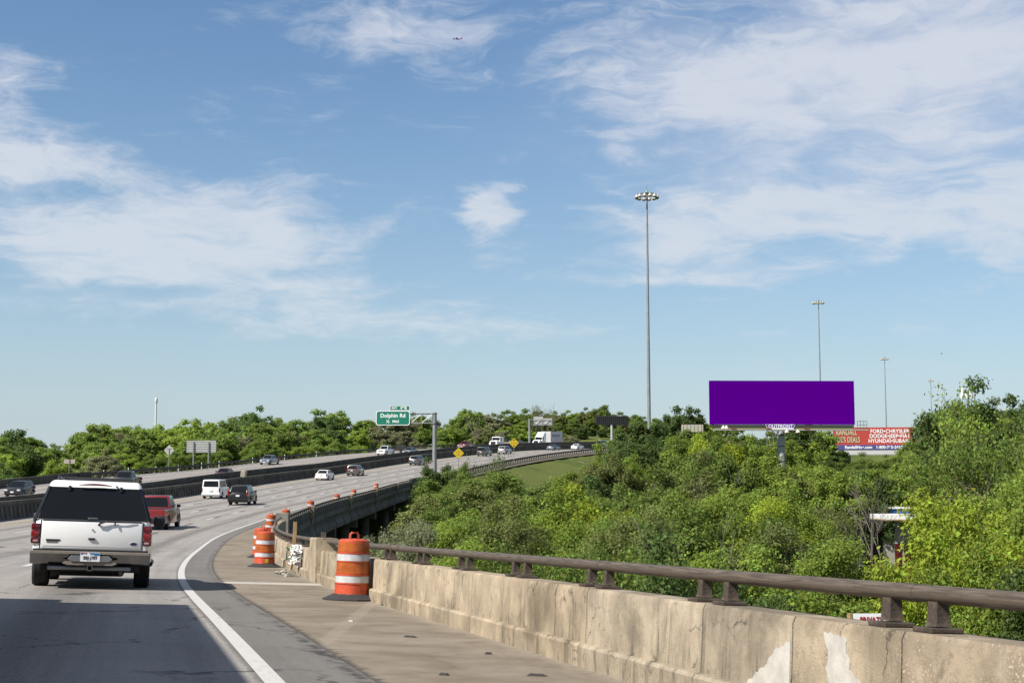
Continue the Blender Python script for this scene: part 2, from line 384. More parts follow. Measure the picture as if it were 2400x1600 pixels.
# ------------------------------------------------------------------ paving materials
def road_material(name, base, streak, joint=4.6, warm=1.0, lanes=(2.8, 3.6), asphalt_edge=True):
    m = bpy.data.materials.new(name); m.use_nodes = True; t = m.node_tree; b = NB(t); p = t.nodes['Principled BSDF']
    uvn = b.n('ShaderNodeUVMap'); sp = b.n('ShaderNodeSeparateXYZ'); t.links.new(uvn.outputs[0], sp.inputs[0]); u, v = sp.outputs[0], sp.outputs[1]
    co = b.n('ShaderNodeTexCoord').outputs['Object']
    st = b.n('ShaderNodeCombineXYZ'); b.put(st.inputs[0], b.m('MULTIPLY', u, 1.3)); b.put(st.inputs[1], b.m('MULTIPLY', v, 0.03))
    sn = b.noise(st.outputs[0], 2.0, 5, 0.6)
    ph = b.m('MULTIPLY', b.m('SUBTRACT', u, lanes[0]), 2 * math.pi / lanes[1])
    c1 = b.m('MULTIPLY_ADD', b.m('COSINE', ph), -0.5, 0.5)                 # 1 in the middle of a lane: oil
    oil = b.m('POWER', c1, 7.0)
    wheel = b.m('POWER', b.m('MULTIPLY_ADD', b.m('COSINE', b.m('MULTIPLY', ph, 2.0)), -0.5, 0.5), 3.0)
    n1 = b.noise(co, 0.35, 6, 0.6); n2 = b.noise(co, 9, 6, 0.7); n3 = b.noise(co, 110, 2, 0.7); n4 = b.noise(co, 48, 3, .7)
    c = b.mix(b.ss(n1, 0.3, 0.7), tuple(x * .9 for x in base[:3]) + (1,), tuple(x * 1.1 for x in base[:3]) + (1,))
    c = b.mix(b.m('MULTIPLY', b.ss(sn, 0.35, 0.7), 0.42), c, streak)
    c = b.mix(b.m('MULTIPLY', b.m('MULTIPLY', oil, b.ss(sn, 0.15, 0.5)), 0.8), c, streak)
    c = b.mix(b.m('MULTIPLY', wheel, 0.16), c, tuple(x * 1.35 for x in base[:3]) + (1,))
    c = b.mix(b.m('MULTIPLY', b.ss(n2, 0.5, 0.8), 0.25), c, streak)
    c = b.mix(b.m('MULTIPLY', b.ss(n3, 0.50, 0.68), 0.7), c, (0.06, 0.055, 0.05, 1))
    c = b.mix(b.m('MULTIPLY', b.ss(n4, 0.54, 0.66), 0.65), c, tuple(min(1, x * 1.7) for x in base[:3]) + (1,))
    if joint:
        fr = b.m('FRACT', b.m('DIVIDE', v, joint)); jl = b.ss(b.m('ABSOLUTE', b.m('SUBTRACT', fr, 0.5)), 0.4985, 0.5)
        c = b.mix(b.m('MULTIPLY', jl, 0.35), c, (0.05, 0.045, 0.04, 1))
    if asphalt_edge:
        ed = b.ss(b.m('ADD', u, b.m('MULTIPLY', b.m('SUBTRACT', n2, .5), .16)), 2.86, 2.80)
        c = b.mix(b.m('MULTIPLY', ed, 0.55), c, (0.10, 0.092, 0.082, 1))
        ck = b.ss(b.m('ABSOLUTE', b.m('SUBTRACT', b.m('ADD', u, b.m('MULTIPLY', n2, .12)), 2.10)), 0.10, 0.0)
        c = b.mix(b.m('MULTIPLY', ck, b.ss(b.noise(co, 3.1, 5, .7), .45, .6, 0, .8)), c, (0.035, 0.03, 0.027, 1))
    crk = b.n('ShaderNodeTexVoronoi', feature='DISTANCE_TO_EDGE'); wv = b.n('ShaderNodeVectorMath', operation='MULTIPLY_ADD'); 
    t.links.new(b.noise(co, 2.2, 4, .6, out=1), wv.inputs[0]); wv.inputs[1].default_value = (.9, .9, 0); t.links.new(co, wv.inputs[2]); t.links.new(wv.outputs[0], crk.inputs['Vector']); crk.inputs['Scale'].default_value = 0.33
    cm = b.m('MULTIPLY', b.ss(crk.outputs[0], 0.012, 0.004), b.ss(b.noise(co, .5, 3, .5), .44, .56))
    c = b.mix(b.m('MULTIPLY', cm, 0.7), c, (0.03, 0.027, 0.025, 1))
    t.links.new(c, p.inputs['Base Color']); p.inputs['Roughness'].default_value = 0.88; p.inputs['Specular IOR Level'].default_value = .3
    bn = b.n('ShaderNodeBump'); bn.inputs['Strength'].default_value = 0.35; bn.inputs['Distance'].default_value = 0.008
    t.links.new(b.m('ADD', n3, b.m('MULTIPLY', n4, .6)), bn.inputs['Height']); t.links.new(bn.outputs[0], p.inputs['Normal'])
    return m
road_mat = road_material('worn_grey_pavement', L4(.43, .40, .365), L4(.17, .155, .14))
opp_mat = road_material('worn_pale_pavement', L4(.42, .385, .35), L4(.21, .19, .17), lanes=(23.7, 3.6), asphalt_edge=False)

def shoulder_material():
    m = bpy.data.materials.new('tan_shoulder_concrete'); m.use_nodes = True; t = m.node_tree; b = NB(t); p = t.nodes['Principled BSDF']
    uvn = b.n('ShaderNodeUVMap'); sp = b.n('ShaderNodeSeparateXYZ'); t.links.new(uvn.outputs[0], sp.inputs[0]); u, v = sp.outputs[0], sp.outputs[1]
    co = b.n('ShaderNodeTexCoord').outputs['Object']
    n1 = b.noise(co, 0.9, 7, 0.65, .4); n2 = b.noise(co, 7, 6, 0.65); n3 = b.noise(co, 120, 2, .7)
    c = b.mix(b.ss(n1, .3, .7), (0.235, 0.19, 0.138, 1), (0.385, 0.325, 0.25, 1))
    c = b.mix(b.m('MULTIPLY', b.ss(n2, .52, .75), .35), c, (0.15, 0.12, 0.092, 1))
    c = b.mix(b.m('MULTIPLY', b.ss(n3, .55, .75), .5), c, (0.09, 0.075, 0.06, 1))
    # dust swept along the foot of the wall
    c = b.mix(b.m('MULTIPLY', b.ss(b.m('ADD', u, b.m('MULTIPLY', n2, .5)), .55, .1), .6), c, (0.50, 0.44, 0.36, 1))
    # scraped arcs and a pale expansion joint band
    jb = b.ss(b.m('ABSOLUTE', b.m('SUBTRACT', b.m('ADD', v, b.m('MULTIPLY', n2, .5)), 30.4)), 0.75, 0.15)
    c = b.mix(b.m('MULTIPLY', jb, .85), c, (0.70, 0.65, 0.58, 1))
    arc = b.m('SUBTRACT', v, b.m('MULTIPLY', b.m('SUBTRACT', u, 1.9), -4.4)); ab = b.ss(b.m('ABSOLUTE', b.m('SUBTRACT', b.m('ADD', arc, b.m('MULTIPLY', n2, .3)), 15.2)), .55, .25)
    c = b.mix(b.m('MULTIPLY', ab, .45), c, (0.43, 0.36, 0.28, 1))
    st = b.n('ShaderNodeCombineXYZ'); b.put(st.inputs[0], b.m('MULTIPLY', u, 5.0)); b.put(st.inputs[1], b.m('MULTIPLY', v, .16)); ln = b.noise(st.outputs[0], 1.5, 5, .65)
    c = b.mix(b.m('MULTIPLY', b.ss(ln, .58, .72), .25), c, (0.12, 0.098, 0.075, 1))
    edge = b.ss(b.m('ADD', u, b.m('MULTIPLY', b.m('SUBTRACT', n2, .5), .3)), 1.86, 1.96)
    c = b.mix(b.m('MULTIPLY', edge, .75), c, (0.06, 0.052, 0.045, 1))
    t.links.new(c, p.inputs['Base Color']); p.inputs['Roughness'].default_value = .9; p.inputs['Specular IOR Level'].default_value = .25
    bn = b.n('ShaderNodeBump'); bn.inputs['Strength'].default_value = .4; bn.inputs['Distance'].default_value = .01
    t.links.new(b.m('ADD', n3, n2), bn.inputs['Height']); t.links.new(bn.outputs[0], p.inputs['Normal'])
    return m
shoulder_mat = shoulder_material()
def paint_mat(name, col, wear=.5):
    m = bpy.data.materials.new(name); m.use_nodes = True; t = m.node_tree; b = NB(t); p = t.nodes['Principled BSDF']
    co = b.n('ShaderNodeTexCoord').outputs['Object']; n1 = b.noise(co, 14, 6, .7); n2 = b.noise(co, 90, 3, .7)
    c = b.mix(b.m('MULTIPLY', b.ss(n1, .52, .72), wear), col, (0.25, 0.23, 0.21, 1)); c = b.mix(b.m('MULTIPLY', b.ss(n2, .58, .72), wear), c, (.18, .165, .15, 1))
    t.links.new(c, p.inputs['Base Color']); p.inputs['Roughness'].default_value = .8
    return m
line_mat = paint_mat('white_line_paint', L4(.74, .72, .68), .75)
dash_mat = paint_mat('dash_paint', L4(.76, .75, .72), .3)
contrast_mat = M('black_contrast_tape', L4(.05, .047, .044), .9, var=.4, vscale=9)

# ------------------------------------------------------------------ highway deck
BR_END = 184.0                      # Y where the bridge meets its embankment
S_BR = S_of_Y(BR_END); S_END = DS[-1] - 3; S_BEG = -70.0
road = sweep('road', [(1.95 + i * (19.45 - 1.95) / 10, 0) for i in range(11)], S_BEG, S_END, 2.0, road_mat, smooth=True); tag(road, kind='structure')
shoulder = sweep('road_shoulder', [(0.0, 0.004), (0.5, .004), (1.0, .004), (1.5, .004), (1.97, 0.004)], S_BEG, S_END, 2.0, shoulder_mat, smooth=True); tag(shoulder, kind='structure')
opp = sweep('opposite_road', [(21.9 + i * 2.05, 0.0) for i in range(11)], S_BEG, S_END, 2.0, opp_mat, smooth=True); tag(opp, kind='structure')
med_mat = M('median_gravel', L4(.20, .18, .155), .95, var=.4, vscale=8)
tag(sweep('median_strip', [(19.4, -.02), (20.3, -.02), (20.6, -.02), (20.9, -.02), (21.2, -.02), (21.5, -.02), (22.0, -.02)], S_BEG, S_END, 3.0, med_mat), kind='structure')
sweep('edge_line', [(2.64, 0.006), (2.79, 0.006)], S_BEG, S_END, 1.2, line_mat, road)
sweep('edge_line', [(17.15, 0.006), (17.32, 0.006)], S_BEG, S_END, 1.5, M('yellow_line_paint', L4(.55, .38, .06), .8), road)
sweep('edge_line', [(23.4, 0.006), (23.55, 0.006)], 40, S_END, 1.5, dash_mat, opp)
sweep('edge_line', [(38.3, 0.006), (38.45, 0.006)], 40, S_END, 1.5, dash_mat, opp)
for li, (lo, ph) in enumerate(((6.35, 0.0), (9.95, 4.0), (13.55, 8.0))):
    s = 13.0 + ph * .35 + li * 1.1
    while s < 400:
        sweep('lane_dash', [(lo, 0.007), (lo + .17, 0.007)], s, s + 3.2, 1.5, dash_mat, road)
        sweep('contrast_dash', [(lo, 0.0055), (lo + .17, 0.0055)], s + 3.25, s + 6.4, 1.5, contrast_mat, road)
        s += 12.2
for li, lo in enumerate((27.2, 30.8, 34.4)):
    s = 70.0 + li * 3
    while s < 380:
        sweep('lane_dash', [(lo, 0.007), (lo + .13, 0.007)], s, s + 3.0, 1.5, dash_mat, opp); s += 12.2

# ------------------------------------------------------------------ ground
def smst(x, a, b):
    t = np.clip((x - a) / (b - a), 0, 1); return t * t * (3 - 2 * t)
_dx2 = DX[::4]; _dy2 = DY[::4]; _ds2 = DS[::4]
def ground(x, y):
    x = np.atleast_1d(np.asarray(x, float)); y = np.atleast_1d(np.asarray(y, float)); out = np.empty(x.shape)
    for a in range(0, len(x), 20000):
        X = x[a:a + 20000]; Y = y[a:a + 20000]
        d2 = (X[:, None] - _dx2) ** 2 + (Y[:, None] - _dy2) ** 2; i = np.argmin(d2, 1)
        s = _ds2[i]; tx = np.interp(s, DS, DTX); ty = np.interp(s, DS, DTY)
        ex = X - np.interp(s, DS, DX); ey = Y - np.interp(s, DS, DY)
        off = -ex * ty + ey * tx
        base = -6.5 + 9.0 * smst(Y, 110, 250) + 11.0 * smst(Y, 240, 430) + 9 * smst(Y, 430, 800) + 6 * smst(Y, 700, 1500)
        left = smst(off, 44, 80) * smst(Y, 60, 170); base = base + left * 1.0 * (1 - smst(Y, 200, 330))
        base = base + 4.5 * smst(X, 14, 42) * smst(Y, 55, 120) * (1 - smst(Y, 170, 280))
        base = base + 6.5 * np.exp(-(((X - 30) / 70) ** 2 + ((Y - 540) / 75) ** 2))
        base = base + 1.0 * np.sin(X * .043 + 1.3) * np.cos(Y * .037) + .4 * np.sin(X * .13) * np.sin(Y * .11 + .7)
        rz = np.interp(s, DS, DZ) + np.clip(off, 0, 42) * np.interp(s, DS, DE) - .45
        outd = np.maximum(np.maximum(-1.2 - off, off - 43.5), 0)
        emb = np.clip((s - (S_BR - 6)) / 8.0, 0, 1)             # bridge: no fill under it
        slope = np.where(off < 0, .27, .22)
        fill = np.where(base < rz, np.maximum(base, rz - outd * slope), np.minimum(base, rz + np.maximum(outd - 4, 0) * .20))
        z = base * (1 - emb) + fill * emb
        lim = np.interp(s, DS, DZ) - 5.5                        # clear height under the deck
        z = np.where((emb <= 0) & (off > -4) & (off < 47), np.minimum(z, lim), z)
        bey = smst(Y, 476, 500); z = z * (1 - bey) + base * bey
        out[a:a + 20000] = z
    return out
def gz(x, y): return float(ground(x, y)[0])

gx = np.concatenate([np.arange(-3000, -400, 200), np.arange(-400, -120, 20), np.arange(-120, 180, 3.0), np.arange(180, 500, 16), np.arange(500, 3200, 200)])
gy = np.concatenate([np.arange(-300, -40, 40), np.arange(-40, 60, 8), np.arange(60, 560, 3.5), np.arange(560, 1000, 25), np.arange(1000, 6200, 260)])
GX, GY = np.meshgrid(gx, gy); GZ = ground(GX.ravel(), GY.ravel())
nx, ny = len(gx), len(gy)
gv = np.stack([GX.ravel(), GY.ravel(), GZ], 1)
ii, jj = np.meshgrid(np.arange(nx - 1), np.arange(ny - 1)); a0 = (jj * nx + ii).ravel()
gf = np.stack([a0, a0 + 1, a0 + nx + 1, a0 + nx], 1)
def np_mesh(name, v, f, mat, smooth=False):
    me = bpy.data.meshes.new(name); v = np.asarray(v, np.float32); f = np.asarray(f, np.int32); k = f.shape[1]
    me.vertices.add(len(v)); me.vertices.foreach_set('co', v.ravel()); me.loops.add(f.size); me.loops.foreach_set('vertex_index', f.ravel())
    me.polygons.add(len(f)); me.polygons.foreach_set('loop_start', np.arange(0, f.size, k, dtype=np.int32))
    try: me.polygons.foreach_set('loop_total', np.full(len(f), k, np.int32))
    except Exception: pass
    if smooth: me.polygons.foreach_set('use_smooth', np.ones(len(f), bool))
    me.materials.append(mat); me.update(calc_edges=True); me.validate(); return me
def grass_ground():
    m = bpy.data.materials.new('meadow_grass'); m.use_nodes = True; t = m.node_tree; b = NB(t); p = t.nodes['Principled BSDF']
    co = b.n('ShaderNodeTexCoord').outputs['Object']; n1 = b.noise(co, .05, 6, .6); n2 = b.noise(co, .6, 7, .7); n3 = b.noise(co, 6, 4, .7)
    c = b.mix(b.ss(n1, .35, .65), (.10, .155, .030, 1), (.18, .215, .055, 1)); c = b.mix(b.m('MULTIPLY', b.ss(n2, .45, .7), .75), c, (.21, .205, .075, 1))
    c = b.mix(b.m('MULTIPLY', b.ss(n3, .45, .7), .55), c, (.055, .075, .016, 1))
    bare = b.ss(b.noise(co, .09, 5, .6), .66, .72); c = b.mix(b.m('MULTIPLY', bare, .8), c, (.42, .34, .23, 1))
    t.links.new(c, p.inputs['Base Color']); p.inputs['Roughness'].default_value = .95; p.inputs['Specular IOR Level'].default_value = .1
    bn = b.n('ShaderNodeBump'); bn.inputs['Strength'].default_value = .9; bn.inputs['Distance'].default_value = .12; t.links.new(n3, bn.inputs['Height']); t.links.new(bn.outputs[0], p.inputs['Normal'])
    return m
ground_o = link('ground', np_mesh('ground', gv, gf, grass_ground(), True)); tag(ground_o, kind='structure')
# ------------------------------------------------------------------ near parapet: cast wall, pipe rail on paired brackets
wall_smooth = concrete('wall_concrete_smooth', L4(.60, .485, .34), .9, 0.0, stain=.95)
wall_grimy = concrete('wall_concrete_grimy', L4(.50, .42, .31), 1.0, 0.12, stain=1.0)
wall_peb = concrete('wall_concrete_pebbled', L4(.52, .42, .30), .35, .8)
wall_mix = concrete('wall_concrete_spotted', L4(.60, .49, .345), .6, .40, stain=.7)
joint_mat = M('joint_painted_shade', L4(.06, .05, .04), .95)  # dark tone paints in the shade of recessed joints and parapet grooves
patch_mat = M('white_plaster_patch', L4(.66, .63, .57), .9, var=.16, vscale=7, bump=.25, bscale=14)
rust = None
def rail_material():
    m = bpy.data.materials.new('weathered_brown_rail'); m.use_nodes = True; t = m.node_tree; b = NB(t); p = t.nodes['Principled BSDF']
    uvn = b.n('ShaderNodeUVMap'); sp = b.n('ShaderNodeSeparateXYZ'); t.links.new(uvn.outputs[0], sp.inputs[0])
    co = b.n('ShaderNodeTexCoord').outputs['Object']
    st = b.n('ShaderNodeCombineXYZ'); b.put(st.inputs[0], b.m('MULTIPLY', sp.outputs[0], 30.0)); b.put(st.inputs[1], b.m('MULTIPLY', sp.outputs[1], 1.6))
    g1 = b.noise(st.outputs[0], 1.6, 6, .65, .4); g2 = b.noise(co, 4, 6, .7)
    c = b.mix(b.ss(g1, .35, .6), (.075, .055, .038, 1), (.18, .14, .105, 1)); c = b.mix(b.m('MULTIPLY', b.ss(g1, .58, .72), .35), c, (.38, .33, .27, 1)); c = b.mix(b.m('MULTIPLY', b.ss(g2, .55, .75), .5), c, (.085, .06, .042, 1))
    t.links.new(c, p.inputs['Base Color']); p.inputs['Roughness'].default_value = .62; p.inputs['Metallic'].default_value = .15
    bn = b.n('ShaderNodeBump'); bn.inputs['Strength'].default_value = .4; bn.inputs['Distance'].default_value = .004; t.links.new(g1, bn.inputs['Height']); t.links.new(bn.outputs[0], p.inputs['Normal'])
    return m
rail_mat = rail_material()
bracket_mat = M('rusty_bracket', L4(.115, .085, .062), .75, .2, var=.45, vscale=14, bump=.3)
WALL_H = 0.67; RAIL_H = 0.862; RAIL_O = -0.25
S_PIL = 31.2; S_WEND = S_of_Y(78.5)
prof = [(0.0, -.02), (0.0, .175), (-.02, .20), (-.065, .205), (-.085, .63), (-.105, WALL_H), (-.40, WALL_H), (-.42, .6), (-.42, -.3), (-.2, -.3)]
wall = empty('concrete_parapet', Matrix.Translation(rd(7, 0))); inv = wall.matrix_world.inverted()
tag(wall, 'low tan concrete parapet wall edging the right shoulder, under the pipe rail', 'wall')
def wparent(o, root):
    o.parent = root; o.matrix_parent_inverse = root.matrix_world.inverted(); return o
joints = [-9.2, -6.6, -4.0, -1.4, 2.4, 5.0, 7.6, 8.85, 10.24, 12.83]
while joints[-1] < S_WEND - 3: joints.append(joints[-1] + 2.6)
joints[-1] = S_WEND
GAP = (35.5, 37.4)                                                 # broken-out piece
for k in range(len(joints) - 1):
    a, b_ = joints[k] + .007, joints[k + 1] - .007
    pm = wall_peb if joints[k + 1] < 7.7 else wall_smooth
    if joints[k] == 7.6: pm = wall_mix
    if 8.8 < joints[k] < 12.5: pm = wall_grimy
    if joints[k] > 12.5: pm = wall_mix if k % 3 else wall_smooth
    o = sweep('wall_panel', prof, a, b_, .65, pm, closed=True); smooth_obj(o, 28); wparent(o, wall)
wparent(sweep('core', [(-.03, 0), (-.03, .165), (-.09, .19), (-.11, .62), (-.13, WALL_H - .02), (-.38, WALL_H - .02), (-.38, -.2)], joints[0] + .3, S_WEND - .3, 1.5, joint_mat, closed=True), wall)
# pilaster that swallows the rail, with bolts
pil = sweep('pilaster', [(.03, -.01), (.03, .90), (0.0, .93), (-.42, .93), (-.45, .9), (-.45, -.2)], S_PIL - .32, S_PIL + .95, .3, wall_mix, closed=True); wparent(pil, wall)
for q in (-.05, .3, .65):
    p0 = rd(S_PIL + q, -.2, .92); wparent(MB().tube([p0, p0 + Vector((0, 0, .13))], .022, 8).build('bolt', bracket_mat), wall)
# plaster patches on the two nearest panels
def wall_pt(s, f):                       # f 0..1 up the upper face
    h = .215 + f * (.60 - .215); o = -.065 - (h - .205) / (.63 - .205) * .02
    return rd(s, o + .006, h), rd(s, o - .03, h)
def wall_patch(poly):
    rr = random.Random(len(poly)); q = []
    for i in range(len(poly)):
        a, b2 = poly[i], poly[(i + 1) % len(poly)]; q.append(a); n = max(1, int(math.hypot((b2[0] - a[0]), (b2[1] - a[1]) * .4) / .025))
        edge = a[1] < 0 and b2[1] < 0 or abs(a[0] - b2[0]) < .001
        for j in range(1, n): q.append((a[0] + (b2[0] - a[0]) * j / n + (0 if edge else rr.gauss(0, .008)), a[1] + (b2[1] - a[1]) * j / n + (0 if edge else rr.gauss(0, .02))))
    poly = q
    c = [wall_pt(s, f) for s, f in poly]; n = len(c); mb = MB(); mb.add([p[0] for p in c] + [p[1] for p in c], [tuple(range(n)), tuple(range(2 * n - 1, n - 1, -1))] + [(i, i + n, (i + 1) % n + n, (i + 1) % n) for i in range(n)])
    wparent(mb.build('plaster_patch', patch_mat), wall)
wall_patch([(8.87, -.02), (8.87, .80), (8.95, .72), (9.06, .66), (9.15, .50), (9.22, .34), (9.34, .22), (9.40, .08), (9.5, -.02)])
wall_patch([(8.20, .98), (8.45, 1.02), (8.38, .76), (8.42, .50), (8.36, .30), (8.25, .1), (8.16, -.02), (7.84, -.02), (7.90, .16), (7.97, .36), (8.05, .45), (8.14, .55), (8.16, .72)])
wall_patch([(7.62, -.02), (7.62, .12), (7.70, .16), (7.76, .05), (7.77, -.02)])

rail = empty('pipe_rail', Matrix.Translation(rd(7, RAIL_O, WALL_H)))
tag(rail, 'weathered brown pipe rail on paired brackets along the concrete parapet', 'railing')
def rail_run(s0, s1, parent, name='rail_section', mat=None, r=.049):
    n = 14; pr = [(RAIL_O + r * math.cos(2 * math.pi * k / n), RAIL_H + r * .94 * math.sin(2 * math.pi * k / n)) for k in range(n)]
    o = sweep(name, pr, s0, s1, .65, mat or rail_mat, closed=True)
    # wrap UV round the pipe
    me = o.data; uv = me.uv_layers[0].data; kk = n
    for li, lp in enumerate(me.loops):
        q = uv[li].uv; uv[li].uv = ((lp.vertex_index % kk) / kk * .38, q[1])
    smooth_obj(o, 50); wparent(o, parent); return o
seams = [-9, -4.0, 2.5, 7.75]
while seams[-1] < S_PIL - 4: seams.append(seams[-1] + 5.2)
seams.append(S_PIL - .3)
for k in range(len(seams) - 1): rail_run(seams[k] + .006, seams[k + 1] - .006, rail)
for k in range(1, len(seams) - 1): rail_run(seams[k] - .05, seams[k] + .05, rail, 'rail_collar', r=.052)
s = S_PIL + .95
while s < S_WEND - 3: rail_run(s + .006, min(s + 5.2, S_WEND - 1.5) - .006, rail); s += 5.2
# bracket: flared fin on a base plate
def bracket_mesh():
    mb = MB(); lv = [(0.0, .088, .052), (.015, .080, .045), (.05, .076, .040), (.12, .076, .037), (.165, .076, .036)]
    for i in range(len(lv) - 1):
        (z0, w0, t0), (z1, w1, t1) = lv[i], lv[i + 1]
        f = lambda w_, t_, z: [(-t_ * 1.0, -w_ * .6, z), (t_ * .8, -w_ * .6, z), (t_ * .8, w_ * .6, z), (-t_ * 1.0, w_ * .6, z)]
        mb.hexa(f(w0, t0, z0), f(w1, t1, z1))
    return mb.mesh('bracket')
def plate_mesh(): return MB().box(-.10, .085, -.09, .09, 0, .026).mesh('base_plate', .006)
BM, PM = bracket_mesh(), plate_mesh(); BM.materials.append(bracket_mat); PM.materials.append(bracket_mat)
pairs = [-3.9, -1.2, 2.45, 5.05, 7.75, 10.37]
while pairs[-1] < S_PIL - 3.5: pairs.append(pairs[-1] + 2.6)
pairs += [S_PIL + 2.2 + 2.6 * k for k in range(16) if S_PIL + 2.2 + 2.6 * k < S_WEND - 2]
for sp in pairs:
    for d in (-.23, .23):
        m = rframe(sp + d, RAIL_O, WALL_H + .001)
        b = link('bracket', BM); b.matrix_world = m @ Matrix.Translation((0, 0, .033)); wparent(b, rail)
        pl = link('base_plate', PM); pl.matrix_world = m; wparent(pl, rail)

# ------------------------------------------------------------------ bridge
fascia_mat = concrete('grey_bridge_concrete', L4(.155, .146, .12), .6, 0, pale=(.25, .25, .23, 1), dark=(.05, .05, .045, 1), scale=.45)
girder_mat = concrete('pale_girder_concrete', L4(.22, .22, .20), .45, 0, pale=(.31, .31, .29, 1), dark=(.07, .07, .06, 1), scale=.5)
deckm = concrete('deck_concrete', L4(.24, .235, .21), .4, 0, scale=.4)
bridge = empty('highway_bridge', Matrix.Translation(rd(S_BR - 40, 0, -2)))
tag(bridge, 'long concrete highway bridge curving right, girders and dark columns underneath', 'bridge')
def bsweep(*a, **k): return wparent(sweep(*a, **k), bridge)
bsweep('deck', [(-.42, -.06), (19.4, -.06), (20.2, -.10), (21.6, -.10), (22.2, -.06), (42.3, -.06), (42.3, -.42), (22.2, -.42), (21.6, -.44), (20.2, -.44), (-.42, -.42)], S_BEG, S_BR, 3, deckm, closed=True)
S_P0 = S_of_Y(81.0)
# parapet of the far span: wall, posts with slots between, top rail
sj = S_P0; k = 0
bays = []
while sj < S_BR - 2: bays.append((sj, min(sj + 5.2, S_BR))); sj += 5.2
for (a, b_) in bays:
    bsweep('parapet_panel', [(.02, .002), (0, .57), (-.34, .57), (-.36, .30), (-.36, -.43), (-.30, -.43), (-.2, .002)], a + .03, b_ - .03, 1.3, fascia_mat, closed=True)
bsweep('parapet_groove', [(-.36, .10), (-.375, .11), (-.375, .16), (-.36, .17)], S_P0, S_BR, 1.5, joint_mat, closed=True)
bsweep('parapet_groove', [(-.36, -.18), (-.375, -.17), (-.375, -.12), (-.36, -.11)], S_P0, S_BR, 1.5, joint_mat, closed=True)
bsweep('parapet_cap', [(-.27, .72), (-.27, .84), (-.35, .84), (-.35, .72)], S_P0, S_BR, 1.3, fascia_mat, closed=True)
PP = MB().box(-.03, .03, -.16, .16, 0, .155).mesh('parapet_post'); PP.materials.append(fascia_mat)
sp = S_P0 + .3
while sp < S_BR - .3:
    o = link('parapet_post', PP); o.matrix_world = rframe(sp, -.31, .567); wparent(o, bridge); sp += 1.55
# pale end block and wedge pilasters
blk = concrete('pale_new_concrete', L4(.44, .42, .37), .2, 0, scale=.7)
bsweep('end_block', [(.25, 0), (.25, 1.02), (-.45, 1.02), (-.45, -.3)], S_P0 - .95, S_P0 - .02, .4, blk, closed=True)
for sy in (98, 130, 152, 172):
    s0 = S_of_Y(sy)
    mm = rframe(s0, -.36, 0); mb = MB(); mb.hexa([(0, -.12, -.5), (.10, -.12, -.5), (.10, .12, -.5), (0, .12, -.5)], [(0, -.5, .88), (.30, -.5, .88), (.30, .5, .88), (0, .5, .88)])
    o = mb.build('wedge_pilaster', wall_smooth); o.matrix_world = mm; wparent(o, bridge)
# girders: outer one detailed, inner ones plain
gp = lambda o: [(o - .18, -.42), (o - .18, -.95), (o - .34, -1.28), (o - .34, -1.62), (o + .34, -1.62), (o + .34, -1.28), (o + .18, -.95), (o + .18, -.42)]
sg = S_BEG; spans = []
while sg < S_BR - 4: spans.append((sg, min(sg + 16.5, S_BR - .2))); sg += 16.5
for (a, b_) in spans:
    if a > 20:
        q = a
        while q < b_ - 1: bsweep('outer_girder', gp(-.02), q + .14, min(q + 5.5, b_) - .14, 1.8, girder_mat, closed=True); q += 5.5
    else: bsweep('outer_girder', gp(-.02), a + .05, b_ - .05, 1.8, girder_mat, closed=True)
    for og in (4.2, 8.4, 12.6, 16.8, 21, 25.2, 29.4, 33.6, 37.8, 41.8): bsweep('girder', gp(og), a + .05, b_ - .05, 4, deckm, closed=True)
colm = concrete('column_concrete', L4(.30, .29, .26), .5, 0, scale=.4)
for (a, b_) in spans[4:]:
    m = rframe(a, 0, 0); rt = m.to_3x3() @ Vector((1, 0, 0)); bent = empty('bridge_pier', Matrix.Translation(rd(a, 21, -5)))
    kx = len([1 for t in spans if t[0] < a])
    tag(bent, 'concrete pier cap on round columns in the shade under the bridge', 'pier', 'piers under the bridge')
    cap = MB()
    for (o0, o1) in ((.4, 20.4), (22.2, 41.9)):
        pts = [rd(a - .55, o0, -1.64), rd(a + .55, o0, -1.64), rd(a + .55, o1, -1.64), rd(a - .55, o1, -1.64)]
        cap.hexa([p - Vector((0, 0, 1.05)) for p in pts], pts)
    wparent(cap.build('pier_cap', colm), bent)
    for oc in (1.6, 6.4, 11.2, 16.0, 19.2, 23.6, 28.2, 32.8, 37.4, 40.8):
        t = rd(a, oc, -2.68); zb = gz(t.x, t.y) - .5
        wparent(smooth_obj(MB().tube([(t.x, t.y, zb), t], .46, 14).build('column', colm)), bent)
# abutment wall
ab = MB(); pts = [rd(S_BR - .25, -.6, -.46), rd(S_BR + .6, -.6, -.46), rd(S_BR + .6, 42.4, -.46), rd(S_BR - .25, 42.4, -.46)]
ab.hexa([p - Vector((0, 0, 6)) for p in pts], pts); wparent(ab.build('abutment', fascia_mat), bridge)
# wing wall and far-side parapet
bsweep('wing_wall', [(-.5, .95), (-.15, .95), (-.15, -3.5), (-.5, -3.5)], S_BR + .02, S_BR + 7, 1.5, fascia_mat, closed=True)
for (a, b_) in [(q, q + 6) for q in np.arange(60, S_BR - 4, 6)]: bsweep('far_parapet_panel', [(42.0, 0), (42.0, .95), (42.3, .95), (42.3, -.4)], a + .012, b_ - .012, 2, fascia_mat, closed=True)

